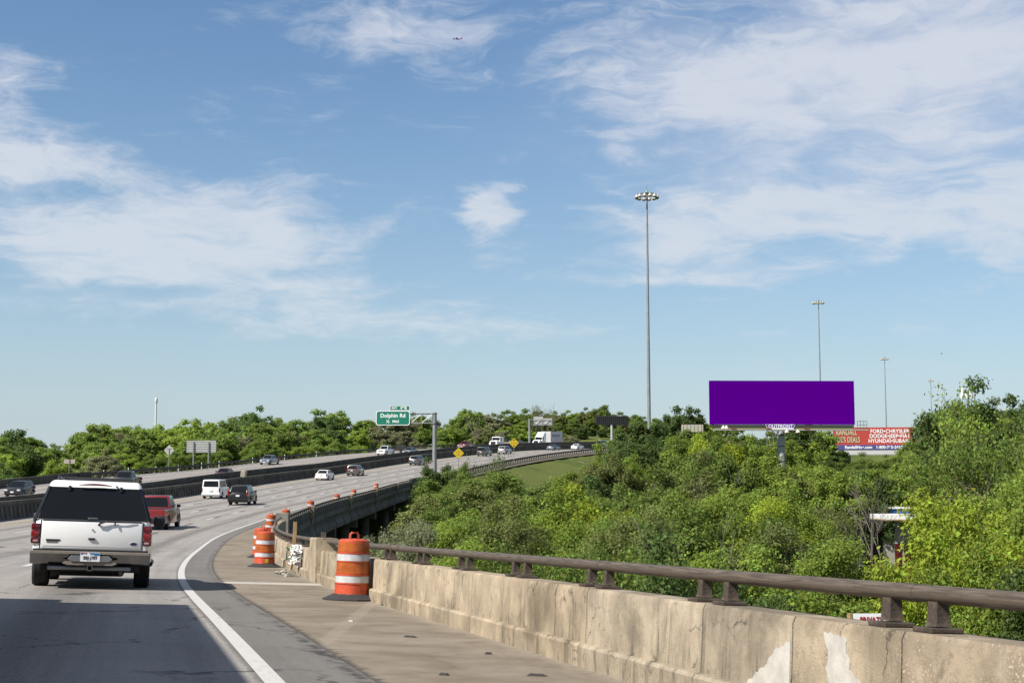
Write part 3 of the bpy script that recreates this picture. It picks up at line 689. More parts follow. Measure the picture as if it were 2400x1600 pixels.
# ------------------------------------------------------------------ median barriers with ribbed faces
bar_mat = concrete('dark_barrier_concrete', L4(.20, .185, .155), .6, 0, pale=(.34, .31, .27, 1), dark=(.06, .055, .045, 1), scale=.6)
RIB = MB().hexa([(-.06, -.09, 0), (.16, -.09, 0), (.16, .09, 0), (-.06, .09, 0)], [(-.06, -.07, .86), (.03, -.07, .86), (.03, .07, .86), (-.06, .07, .86)])
for nm, o0, lab, hs_ in (('median_barrier', 19.9, 'ribbed concrete median barrier beside our lanes', 1.0), ('median_barrier', 21.95, 'ribbed concrete median barrier beside the oncoming lanes, behind the nearer one', 1.08)):
    bar = empty(nm, Matrix.Translation(rd(120, o0))); tag(bar, lab, 'barrier')
    q = 40.0
    while q < 470:
        wparent(sweep('barrier_section', [(o0 - .42, 0), (o0 - .36, .2), (o0 - .22, .92 * hs_), (o0 - .26, .95 * hs_), (o0 - .26, 1.2 * hs_), (o0 + .02, 1.2 * hs_), (o0 + .02, .95 * hs_), (o0 - .02, .92 * hs_), (o0 + .14, .2), (o0 + .18, 0)], q + .01, q + 5.99, 2, bar_mat, closed=True), bar); q += 6
    ribs = MB(); q = 60.0
    while q < 400:
        m = rframe(q, o0 - .30, .02)
        ribs.add([m @ Vector((v[0], v[1], v[2] * hs_)) for v in RIB.v], RIB.f); q += 1.0
    r = wparent(ribs.build('ribs', bar_mat), bar); r['kind'] = 'stuff'
cab_s, _ = on_road(568, off=19.9)
cb = MB().box(-.28, .28, -.5, .5, 0, .75).build('control_cabinet', M('beige_cabinet', L4(.50, .46, .36), .6, var=.1), bevel=.02); cb.matrix_world = rframe(cab_s, 19.8, 1.201)
tag(cb, 'beige box standing on top of the median barrier', 'cabinet')

# ------------------------------------------------------------------ steel guardrails
wbeam = [(0, .40), (.05, .44), (.05, .50), (.0, .545), (.05, .59), (.05, .65), (0, .70), (-.012, .70), (.036, .645), (.036, .595), (-.014, .545), (.036, .495), (.036, .445), (-.012, .40)]
guard_m = M('guardrail_dark_steel', L4(.05, .05, .048), .6, .2, var=.3, vscale=3)
POST = MB().box(-.08, .08, -.10, .10, -.3, .86).mesh('post'); POST.materials.append(guard_m)
def guardrail(label, o0, s0, s1, step, side):
    g = empty('guardrail', Matrix.Translation(rd((s0 + s1) / 2, o0))); tag(g, label, 'guardrail')
    wparent(sweep('rail', [(o0 + side * a, h + .10) for a, h in wbeam], s0, s1, 2, guard_m, closed=True), g)
    q = s0
    while q < s1:
        o = link('post', POST); o.matrix_world = rframe(q, o0 - side * .09, 0); wparent(o, g); q += step
guardrail('steel guardrail on dark posts along the grassy bank, right of our lanes', -.45, S_BR + 7, S_of_Y(395), 1.35, 1)
guardrail('steel guardrail on posts in front of the wood, left of the oncoming lanes', 41.9, S_BR - 4, S_of_Y(420), 2.0, -1)
verge = M('gravel_verge', L4(.19, .165, .115), .95, var=.4, vscale=3)
tag(sweep('verge', [(-1.6, -.33), (-.9, -.06), (.03, -.004)], S_BR, S_END, 3, verge, smooth=True), kind='structure')
tag(sweep('verge', [(41.8, -.004), (43.4, -.1), (44.6, -.4)], S_BR - 3, S_END, 3, verge, smooth=True), kind='structure')
# ------------------------------------------------------------------ trees
def leaf_material():
    m = bpy.data.materials.new('leaves'); m.use_nodes = True; t = m.node_tree; b = NB(t); t.nodes.clear()
    oi = b.n('ShaderNodeObjectInfo'); ge = b.n('ShaderNodeNewGeometry'); co = b.n('ShaderNodeTexCoord').outputs['Object']
    hs = b.n('ShaderNodeHueSaturation'); t.links.new(oi.outputs['Color'], hs.inputs['Color'])
    ri = ge.outputs['Random Per Island']; nz = b.noise(co, .55, 3, .5)
    t.links.new(b.m('ADD', b.m('MULTIPLY', ri, .05), b.m('ADD', b.m('MULTIPLY', nz, .05), .45)), hs.inputs['Hue'])
    t.links.new(b.m('ADD', b.m('MULTIPLY', b.m('POWER', ri, 1.5), .75), b.m('ADD', b.m('MULTIPLY', nz, .7), .28)), hs.inputs['Value'])
    d = b.n('ShaderNodeBsdfDiffuse'); tr = b.n('ShaderNodeBsdfTranslucent'); gl = b.n('ShaderNodeBsdfGlossy'); gl.inputs['Roughness'].default_value = .6; gl.inputs['Color'].default_value = (.55, .6, .5, 1)
    t.links.new(hs.outputs[0], d.inputs['Color'])
    h2 = b.n('ShaderNodeHueSaturation'); t.links.new(hs.outputs[0], h2.inputs['Color']); h2.inputs['Hue'].default_value = .497; h2.inputs['Value'].default_value = 1.5; t.links.new(h2.outputs[0], tr.inputs['Color'])
    mx = b.n('ShaderNodeMixShader'); mx.inputs[0].default_value = .44; t.links.new(d.outputs[0], mx.inputs[1]); t.links.new(tr.outputs[0], mx.inputs[2])
    m2 = b.n('ShaderNodeMixShader'); m2.inputs[0].default_value = .012; t.links.new(mx.outputs[0], m2.inputs[1]); t.links.new(gl.outputs[0], m2.inputs[2])
    o = b.n('ShaderNodeOutputMaterial'); t.links.new(m2.outputs[0], o.inputs[0]); return m
leaf_mat = leaf_material()
bark_mat = M('grey_brown_bark', L4(.22, .18, .14), .95, var=.45, vscale=5, bump=.6, bscale=18)
bare_mat = M('pale_dry_bark', L4(.27, .235, .195), .95, var=.35, vscale=6)

def leaf_cards(pos, nrm, size, rng, aspect=.62):
    n = len(pos); r = rng.normal(size=(n, 3)); nrm = nrm / (np.linalg.norm(nrm, axis=1, keepdims=True) + 1e-9)
    t = np.cross(nrm, r); t /= (np.linalg.norm(t, axis=1, keepdims=True) + 1e-9); bb = np.cross(nrm, t)
    L = (size * np.clip(rng.lognormal(-.05, .33, n), .4, 1.55))[:, None]; W = L * aspect
    v = np.empty((n, 4, 3)); v[:, 0] = pos - t * L * .5; v[:, 1] = pos + bb * W * .5 - nrm * L * .06 + t * L * .06; v[:, 2] = pos + t * L * .5 - nrm * L * .12; v[:, 3] = pos - bb * W * .5 - nrm * L * .06 + t * L * .06
    f = np.arange(n * 4).reshape(n, 4); return v.reshape(-1, 3), f

def grow(seed, shape, n_clump, n_leaf, leaf, clump_r, sparse=0.0, stems=1, flat=.75):
    """one tree 10 m high: returns (wood mesh, crown mesh). shape = (centre z, rx, rz_up, rz_down)"""
    rng = np.random.default_rng(seed); cz, rx, ru, rdn = shape
    d = rng.normal(size=(n_clump, 3)); d /= np.linalg.norm(d, axis=1, keepdims=True)
    rr = rng.uniform(.30, 1.0, n_clump) ** .5
    ph = rng.uniform(0, 6.28, 6)
    az_ = np.arctan2(d[:, 1], d[:, 0]); lob = 1 + .16 * np.sin(3 * az_ + ph[0]) + .12 * np.sin(5 * az_ + ph[1] + 3 * d[:, 2]) + .12 * np.sin(4 * d[:, 2] + ph[2] + 2 * az_)
    c = np.empty((n_clump, 3)); rh = rx * rr * lob
    c[:, 0] = d[:, 0] * rh; c[:, 1] = d[:, 1] * rh; c[:, 2] = cz + np.where(d[:, 2] > 0, d[:, 2] * ru, d[:, 2] * rdn) * rr * lob
    w_ = rng.uniform(.5, 1.4, n_clump); per = np.maximum(4, (n_leaf * w_ / w_.sum()).astype(int))
    idx = np.repeat(np.arange(n_clump), per); n = len(idx)
    g = rng.normal(size=(n, 3)); g /= np.linalg.norm(g, axis=1, keepdims=True)
    rc = clump_r * w_[idx] ** .4 * rng.uniform(.15, 1.0, n) ** (1 / 2.0) * (1 + .25 * rng.normal(size=n))
    off = g * rc[:, None]; off[:, 2] *= flat
    p = c[idx] + off
    outw = p - np.array([0, 0, cz - .5]); outw /= np.linalg.norm(outw, axis=1, keepdims=True) + 1e-9
    nr = g * .55 + outw * .45 + rng.normal(size=(n, 3)) * .5 + np.array([0, 0, .35])
    v, f = leaf_cards(p, nr, leaf * (0.8 + .4 * (rc / clump_r))[:], rng)
    crown = np_mesh('crown', v, f, leaf_mat)
    mb = MB(); r0 = .17
    for k in range(stems):
        ang = 2 * math.pi * k / stems + rng.uniform(0, 1); lean = 0 if stems == 1 else .9
        top = cz + ru * .25; bx, by = (0, 0) if stems == 1 else (.25 * math.cos(ang), .25 * math.sin(ang))
        pts = []; m = 6
        for i in range(m):
            q = i / (m - 1); pts.append((bx + lean * q * 1.6 * math.cos(ang) + .18 * math.sin(q * 5 + ang), by + lean * q * 1.6 * math.sin(ang) + .18 * math.cos(q * 4 + ang), q * top))
        mb.tube(pts, [r0 * (1 - .75 * i / (m - 1)) * (1 if stems == 1 else .6) for i in range(m)], 8)
        sel = rng.choice(n_clump, min(n_clump, 16 // stems + 3), replace=False)
        for j in sel:
            e = Vector(c[j]); q = rng.uniform(.3, .95); bi = min(m - 1, int(q * (m - 1))); st = Vector(pts[bi])
            mid = st.lerp(e, .5) + Vector((0, 0, -.25 + .5 * rng.random())); mid2 = st.lerp(e, .78) + Vector(rng.normal(size=3) * .15)
            mb.tube([st, mid, mid2, e], [.075, .05, .032, .012], 5)
    wood = mb.mesh('trunk', fix=False); wood.materials.append(bark_mat); wood.polygons.foreach_set('use_smooth', [True] * len(wood.polygons))
    return wood, crown

def grow_bare(seed, leafy=0, mat=None, height=10):
    rng = random.Random(seed); mb = MB(); tips = []
    def br(p, d, ln, r, lv):
        pts = [p]; q = Vector(p); dd = Vector(d)
        for i in range(4):
            dd = (dd + Vector((rng.gauss(0, .16), rng.gauss(0, .16), rng.gauss(.03, .1)))).normalized(); q = q + dd * ln / 4; pts.append(q.copy())
        mb.tube(pts, [r * (1 - .16 * i) for i in range(5)], 5 if lv < 2 else 3, caps=False)
        if lv >= 4: tips.append(pts[-1]); return
        for k in range(3 if lv < 3 else 2 + (rng.random() < .5)):
            a = dd.orthogonal().normalized(); a.rotate(Matrix.Rotation(rng.uniform(0, 6.28), 3, dd)); nd = (dd + a * rng.uniform(.35, .85)).normalized()
            br(pts[rng.choice([2, 3, 4, 4])], nd, ln * rng.uniform(.55, .8), r * .55, lv + 1)
    for k in range(3):
        a = k * 2.1 + rng.random(); br(Vector((.15 * math.cos(a), .15 * math.sin(a), 0)), Vector((.3 * math.cos(a), .3 * math.sin(a), 1)).normalized(), height * .38, .12, 0)
    wood = mb.mesh('trunk', fix=False); wood.materials.append(mat or bare_mat); crown = None
    if leafy:
        g = np.random.default_rng(seed); t = np.array([tuple(x) for x in tips]); idx = g.integers(0, len(t), leafy)
        p = t[idx] + g.normal(size=(leafy, 3)) * .28; v, f = leaf_cards(p, g.normal(size=(leafy, 3)) + np.array([0, 0, .6]), np.full(leafy, .17), g); crown = np_mesh('crown', v, f, leaf_mat)
    return wood, crown

PROTO = {}
def protos():
    # near trees (small leaves), middle distance, far
    NS = [(6.1, 3.6, 3.9, 3.6), (6.0, 4.4, 4.0, 4.2), (5.6, 3.2, 4.4, 4.0), (5.4, 4.0, 4.6, 4.6)]
    PROTO['near'] = [grow(11 + i, sh, 125, 80000, .125, .80, stems=1 + (i == 3) * 2) for i, sh in enumerate(NS)]
    PROTO['mid'] = [grow(31 + i, sh, 110, 38000, .20, .82, stems=1 + (i % 3 == 2) * 2) for i, sh in enumerate(NS + [(6.4, 3.9, 3.6, 3.2), (5.2, 4.6, 4.8, 4.6)])]
    PROTO['far'] = [grow(51 + i, sh, 110, 22000, .35, .92) for i, sh in enumerate(NS + [(6.6, 4.6, 3.4, 3.0), (5.0, 5.0, 5.0, 5.0)])]
    PROTO['airy'] = [grow_bare(91, 2600, bark_mat), grow_bare(92, 4200, bark_mat), grow_bare(95, 11000, bark_mat)]
    PROTO['bare'] = [grow_bare(93), grow_bare(94), grow_bare(96)]
protos()
NTREE = [0]
def tree(kind, idx, x, y, z, height, wide, col, label, group=None, name='leafy_tree', cat='tree', lean=0.0):
    wood, crown = PROTO[kind][idx % len(PROTO[kind])]
    sc = height / 10.0; r = random.Random(NTREE[0] * 13 + 5); NTREE[0] += 1
    m = Matrix.Translation((x, y, z)) @ Matrix.Rotation(r.uniform(0, 6.28), 4, 'Z') @ Matrix.Rotation(lean or r.uniform(-.06, .06), 4, 'X') @ Matrix.Diagonal((wide * r.uniform(.93, 1.07), wide * r.uniform(.93, 1.07), sc, 1))
    t = empty(name, m); tag(t, label, cat, group)
    o = link('trunk', wood, t)
    if crown is not None:
        c = link('crown', crown, t); v = r.uniform(.86, 1.14); c.color = (col[0] * v, col[1] * v, col[2] * v, 1)
    return t
GREEN = dict(yellow=(.275, .335, .040), bright=(.195, .260, .046), mid=(.145, .200, .044), deep=(.088, .132, .040), olive=(.160, .182, .060), dusty=(.17, .175, .095), lilac=(.23, .25, .14))
ADJ = dict(yellow='yellow-green', bright='bright green', mid='mid green', deep='dark green', olive='olive green', dusty='dull grey-green', lilac='greyish lilac')

def tree_px(kind, idx, x, ytop, d, wpx, hue, label, group=None, name='leafy_tree', cat='tree', drop=0.3, hmax=16.0):
    """tree whose top shows at photograph pixel (x, ytop) from d metres away and whose crown is wpx wide"""
    p = P(x, ytop, d); g = gz(p.x, p.y); h = p.z - g + drop
    base = g - drop
    if h < 1.2: h = 1.2; base = p.z - h
    wide = (wpx / F * d) / 8.4
    if kind in ('near', 'mid', 'far'): wide = max(min(wide, h / 10 * 1.25), h / 10 * .72)
    if kind in ('airy', 'bare'): wide = max(wide, h / 10 * (.78 if kind == 'airy' else .5))
    return tree(kind, idx, p.x, p.y, base, h, wide, GREEN[hue], label, group, name, cat)

# --- wood beyond the far carriageway: rows of trees whose tops follow the photograph's skyline
SKY = [(-80, 1022), (0, 1022), (60, 1012), (110, 1018), (160, 1003), (210, 1000), (260, 1004), (330, 1000), (380, 1004), (430, 990), (470, 976), (520, 984), (560, 978), (600, 968), (640, 982), (690, 992), (730, 975), (770, 970), (830, 980), (880, 975), (930, 978), (980, 972), (1030, 975), (1080, 965), (1130, 966), (1170, 982), (1205, 964), (1240, 970), (1290, 966), (1330, 962), (1380, 958), (1430, 958), (1480, 966), (1530, 984), (1570, 972), (1600, 966), (1640, 985), (1700, 1000)]
def skyline(x): return float(np.interp(x, [p[0] for p in SKY], [p[1] for p in SKY]))
WOOD = 'wood beyond the far carriageway'
WMARK = [(20, 'above the black hatchback'), (161, 'behind the tan sign back'), (270, 'above the white SUV'), (367, 'below the white tower'), (410, 'behind the diamond sign back'), (470, 'behind the panelled sign back'), (568, 'above the beige box'), (625, 'above the silver-blue pickup'), (740, 'above the white coupe'), (830, 'above the taupe crossover'), (885, 'left of the exit sign'), (930, 'behind the exit sign'), (1015, 'behind the exit sign pole'), (1080, 'above the approaching red pickup'), (1155, 'above the white truck cab'), (1205, 'behind the dotted yellow sign'), (1262, 'behind the far pale sign backs'), (1320, 'above the box trailer'), (1390, 'left of the dark billboard'), (1440, 'behind the dark billboard'), (1520, 'behind the tallest light mast'), (1600, 'left of the purple billboard'), (1700, 'behind the purple billboard')]
VMARK = [(1000, 'below the exit sign pole'), (1095, 'below the nearer yellow sign'), (1205, 'below the dotted yellow sign'), (1300, 'below the grassy bank'), (1410, 'below the dark far billboard'), (1516, 'below the tallest light mast'), (1615, 'left of the purple billboard'), (1730, 'left of the purple billboard column'), (1833, 'below the purple billboard column'), (1930, 'right of the purple billboard column'), (2040, 'below the red billboard'), (2145, 'right of the fuel canopy'), (2260, 'below the cell mast'), (2380, 'at the right edge')]
def mark(x, marks): return min(marks, key=lambda q: abs(q[0] - x))[1]
r = random.Random(3); HUES = ['mid', 'mid', 'bright', 'mid', 'deep', 'olive', 'bright', 'dusty', 'mid', 'mid']
sl = 118.0
while sl < 425:
    for row, (o_, dy, st) in enumerate(((80, 0, 5.2), (65, 28, 4.6), (54, 62, 4.2))):
        s_ = sl + r.uniform(-2.5, 2.5); p = rd(s_, o_ + r.uniform(-4, 4)); x = proj(p)[0]
        if x < -60: continue
        hue = r.choice(HUES); yt = skyline(x) + dy + r.uniform(-4, 14)
        d = p.y; wpx = r.uniform(9.0, 13.0) * F / d * (1 if row < 2 else .8)
        kind = 'far' if row < 2 else 'mid'
        lab = f'{ADJ[hue]} tree in {("back", "middle", "front")[row]} row of left wood, {mark(x, WMARK)}'
        tt = tree_px(kind, r.randrange(6), x, yt, d, wpx, hue, lab, WOOD)
        for ch in tt.children:
            if ch.name.startswith('crown'): ch.color = tuple(q * 1.3 for q in ch.color[:3]) + (1,)
    sl += 5.4 if sl < 330 else 8.0
# far hill at the bend
HILL = 'trees on the far hill'
for k in range(39):
    x = 1165 + 535 * (k + r.random()) / 39; row = k % 3; d = (560, 525, 500)[row] + r.uniform(-14, 14)
    yt = skyline(x) + (0, 22, 40)[row] + r.uniform(-3, 9)
    if row == 2 and 1310 < x < 1560: yt = max(yt, 985) 
    hue = r.choice(['mid', 'deep', 'bright', 'mid', 'olive'])
    tree_px('far', r.randrange(6), x, yt, d, r.uniform(58, 84), hue, f'{ADJ[hue]} tree in {("back", "middle", "front")[row]} row on far hill, {mark(x, WMARK)}', HILL)
tree_px('airy', 0, 1258, 942, 470, 60, 'dusty', 'thin pale tree with sparse leaves sticking out above the far skyline', name='sparse_tree')
tree_px('bare', 1, 1110, 962, 380, 70, 'dusty', 'pale leafless tree among the wood on the skyline right of the exit sign', name='bare_tree')
tree_px('far', 1, 1603, 962, 330, 88, 'deep', 'round dark tree on the skyline just left of the purple billboard')

# --- right-hand valley, nearer and lower in the frame the nearer they stand
VAL = 'trees filling the valley right of the bridge'
STATION = (2020, 2150, 1165, 1300)
def valley(d, x0, x1, n, line, kind, hues, wm, jit=16, name='leafy_tree'):
    for k in range(n):
        x = x0 + (x1 - x0) * (k + r.uniform(.15, .85)) / n
        yt = float(np.interp(x, [q[0] for q in line], [q[1] for q in line])) + r.uniform(-jit, jit); dd = d * r.uniform(.94, 1.06); wpx = r.uniform(*wm) * F / dd
        if d < 40 and abs(x - 2035) < wpx * .55 + 40: continue
        if dd < 102 and x - wpx * .55 < STATION[1] - 25 and x + wpx * .55 > STATION[0] + 30 and yt < 1262:
            continue
        hue = r.choice(hues); where = {26: 'first row behind rail', 36: 'second row behind rail', 50: 'third row behind rail', 68: 'fourth row behind rail', 90: 'fifth row behind rail', 115: 'sixth row behind rail', 140: 'seventh row behind rail', 172: 'eighth row behind rail', 205: 'farthest row'}[d]
        thin = 60 < d < 150 and r.random() < .22
        tree_px('airy' if thin else kind, 2 if thin else r.randrange(6), x, yt, dd, wpx, hue, f'{ADJ[hue]} {"thin-leaved tree" if thin else "tree"} {mark(x, VMARK)}, {where}', VAL, 'sparse_tree' if thin else name)
valley(205, 1440, 2420, 20, [(1430, 1040), (1480, 1022), (1560, 1006), (1700, 1010), (1850, 1012), (1920, 1015), (1945, 1068), (2160, 1070), (2190, 985), (2220, 955), (2400, 950)], 'far', ['mid', 'deep', 'deep', 'bright'], (7, 11))
valley(172, 1450, 2420, 16, [(1440, 1060), (1500, 1040), (1600, 1028), (1700, 1036), (1850, 1040), (1920, 1055), (1950, 1080), (2150, 1080), (2200, 985), (2250, 960), (2400, 965)], 'mid', ['mid', 'bright', 'deep', 'olive'], (7, 10))
valley(140, 1020, 2420, 20, [(1000, 1120), (1150, 1125), (1240, 1165), (1340, 1120), (1440, 1068), (1550, 1060), (1700, 1066), (1850, 1078), (1930, 1100), (2150, 1100), (2210, 1030), (2250, 1000), (2420, 985)], 'mid', ['mid', 'bright', 'olive', 'mid', 'bright', 'bright'], (6, 9))
valley(115, 1010, 2420, 20, [(1000, 1165), (1050, 1140), (1200, 1175), (1330, 1150), (1420, 1112), (1600, 1098), (1800, 1112), (2000, 1112), (2120, 1108), (2180, 1060), (2250, 1040), (2420, 1010)], 'mid', ['mid', 'bright', 'olive', 'bright', 'deep', 'yellow'], (6, 8.5))
valley(90, 1010, 2420, 18, [(1000, 1205), (1050, 1185), (1200, 1195), (1400, 1165), (1600, 1140), (1800, 1150), (2000, 1150), (2150, 1120), (2280, 1060), (2420, 1040)], 'mid', ['bright', 'mid', 'bright', 'bright', 'yellow', 'olive'], (5.5, 8))
valley(68, 990, 2440, 18, [(980, 1250), (1050, 1225), (1200, 1225), (1400, 1200), (1600, 1190), (1800, 1185), (2000, 1195), (2200, 1130), (2440, 1100)], 'near', ['bright', 'mid', 'bright', 'yellow', 'olive'], (5, 7))
valley(50, 1060, 2460, 15, [(1000, 1262), (1200, 1255), (1400, 1245), (1600, 1240), (1800, 1235), (2000, 1285), (2200, 1190), (2460, 1140)], 'near', ['bright', 'mid', 'mid', 'olive', 'bright'], (4.5, 6))
valley(36, 1150, 2500, 9, [(1150, 1290), (1400, 1300), (1700, 1310), (2000, 1330), (2100, 1270), (2250, 1200), (2500, 1160)], 'near', ['mid', 'bright', 'bright', 'mid'], (3.6, 5), 12)
valley(26, 1300, 2600, 8, [(1300, 1335), (1600, 1350), (1900, 1385), (2150, 1370), (2300, 1330), (2600, 1280)], 'near', ['mid', 'bright', 'deep'], (2.8, 3.8), 8)
# ones that stand out
tree_px('near', 1, 2325, 1205, 33, 330, 'yellow', 'vivid yellow-green tree close behind the rail at the right edge', hmax=9)
tree_px('near', 3, 2215, 1275, 30, 190, 'yellow', 'small vivid yellow-green tree low behind the rail, left of the larger vivid one', hmax=7)
tree_px('near', 0, 2410, 1250, 28, 260, 'yellow', 'vivid yellow-green tree cut by the right edge of the frame', hmax=9)
tree_px('mid', 1, 2262, 938, 118, 250, 'deep', 'big round dark green tree above the red billboard on the right', hmax=14)
tree_px('airy', 1, 2300, 898, 88, 150, 'bright', 'tall thin tree with loose leaves against the sky at the right', name='sparse_tree', hmax=15)
tree_px('airy', 2, 2385, 930, 80, 150, 'mid', 'loose leafy treetop at the right edge against the sky', name='sparse_tree', hmax=14)
tree_px('mid', 2, 1650, 1030, 150, 100, 'yellow', 'yellow-green tree below the left end of the purple billboard', hmax=11)
tree_px('mid', 4, 1735, 1038, 146, 95, 'yellow', 'yellow-green tree just left of the purple billboard column', hmax=11)
tree_px('mid', 5, 1022, 1090, 168, 110, 'deep', 'dark bushy tree hiding the foot of the exit sign pole', hmax=9)
tree_px('mid', 3, 1075, 1095, 160, 90, 'mid', 'leafy tree in front of the right guardrail below the yellow signs', hmax=8)
tree_px('airy', 0, 1160, 1048, 150, 60, 'deep', 'thin dark sapling poking above the right guardrail', name='sapling', hmax=9)
for q, (x, yt, d, wp, lab) in enumerate([(935, 1240, 62, 50, 'lilac-grey shrub at the foot of the bridge, nearest the orange drum'), (970, 1238, 60, 70, 'lilac-grey shrub beside the bridge shade, right of a similar one')]):
    tree_px('near', q, x, yt, d, wp * 1.5, 'lilac', lab, None, 'flowering_shrub', 'shrub', hmax=4)
for q, (x, yt, d, wp, lab) in enumerate([(1560, 1170, 40, 150, 'bare grey bush with thin twigs right behind the pipe rail'), (1665, 1085, 108, 60, 'pair of pale dead trunks below the yellow-green trees'), (1420, 1150, 100, 60, 'bare forked branches in the middle of the thicket'), (2060, 1080, 95, 110, 'bare pale branches in front of the red billboard'), (2190, 1120, 80, 90, 'bare twisted branches among dull trees on the right'), (2270, 1100, 84, 90, 'bare forked tree among dull trees at the right'), (1880, 1250, 46, 120, 'bare twigs above the rail left of the vivid trees'), (1240, 1130, 130, 60, 'small bare bush on the grassy bank'), (1330, 1185, 85, 70, 'bare stems below the grassy bank, left of the tallest mast line'), (1750, 1150, 92, 80, 'bare grey stems left of the purple billboard column line'), (1960, 1180, 70, 80, 'bare grey stems below the red billboard'), (2330, 1150, 60, 110, 'long bare limbs behind the vivid tree at the right edge'), (1480, 1120, 120, 60, 'bare stems under the tallest light mast')]):
    tree_px('bare', q, x, yt, d, wp, 'dusty', lab, None, 'bare_tree', hmax=9)
# ------------------------------------------------------------------ vehicles: local Y forward, X right, Z up, origin on the road
def wheel(parent, x, y, r, wd, rimmat=None):
    side = 1 if x > 0 else -1
    T = Matrix.Translation((x, y, r)) @ Matrix.Rotation(rad(90) * side, 4, 'Y')
    wh = empty('wheel'); wh.parent = parent
    ty = MB().lathe([(r * .62, -wd / 2), (r * .93, -wd / 2), (r, -wd * .36), (r, wd * .36), (r * .93, wd / 2), (r * .62, wd / 2)], 24, T, cap=False)
    smooth_obj(ty.build('tyre', rubber, wh), 35)
    rm = MB().lathe([(r * .10, wd * .44), (r * .18, wd * .42), (r * .52, wd * .30), (r * .60, wd * .44), (r * .64, wd * .46), (r * .64, -wd * .4)], 20, T)
    smooth_obj(rm.build('rim', rimmat or alloy, wh), 35)
    for k in range(5):
        q = k * 2 * math.pi / 5; c, s_ = math.cos(q), math.sin(q)
        mb = MB(); n = Vector((-s_, c, 0)) * r * .07
        a, b_ = Vector((c * r * .22, s_ * r * .22, wd * .43)), Vector((c * r * .56, s_ * r * .56, wd * .40))
        lo = [a - n, b_ - n, b_ + n, a + n]; mb.hexa([T @ (p - Vector((0, 0, .03))) for p in lo], [T @ (p + Vector((0, 0, .012))) for p in lo])
        if r > .3: mb.build('spoke', black_plastic if rimmat is None else rimmat, wh)
    return wh

def body_profile(L, r, yf, yr, zb, rear, front):
    """side outline with both wheel arches; rear and front are lists of (y, z) from the sill up / down"""
    ra = r * 1.16
    def arch(yc):
        a0 = math.asin(max(-1, min(1, (zb - r) / ra))); pts = []
        for k in range(11):
            q = a0 + (math.pi - 2 * a0) * k / 10; pts.append((yc + ra * math.cos(q), r + ra * math.sin(q)))
        return pts
    return rear + front + arch(yf) + arch(yr)

def taper(mesh, L, W, zs, zt, tum=.10, nose=.12):
    for v in mesh.vertices:
        y, z = v.co.y, v.co.z; k = 1.0
        a = abs(y) / (L / 2); k -= nose * max(0, (a - .72) / .28) ** 2
        k -= tum * max(0, (z - zs) / max(.01, zt - zs)) ** 1.5
        k -= .05 * max(0, (.42 - z) / .3)
        v.co.x *= k
    mesh.update()

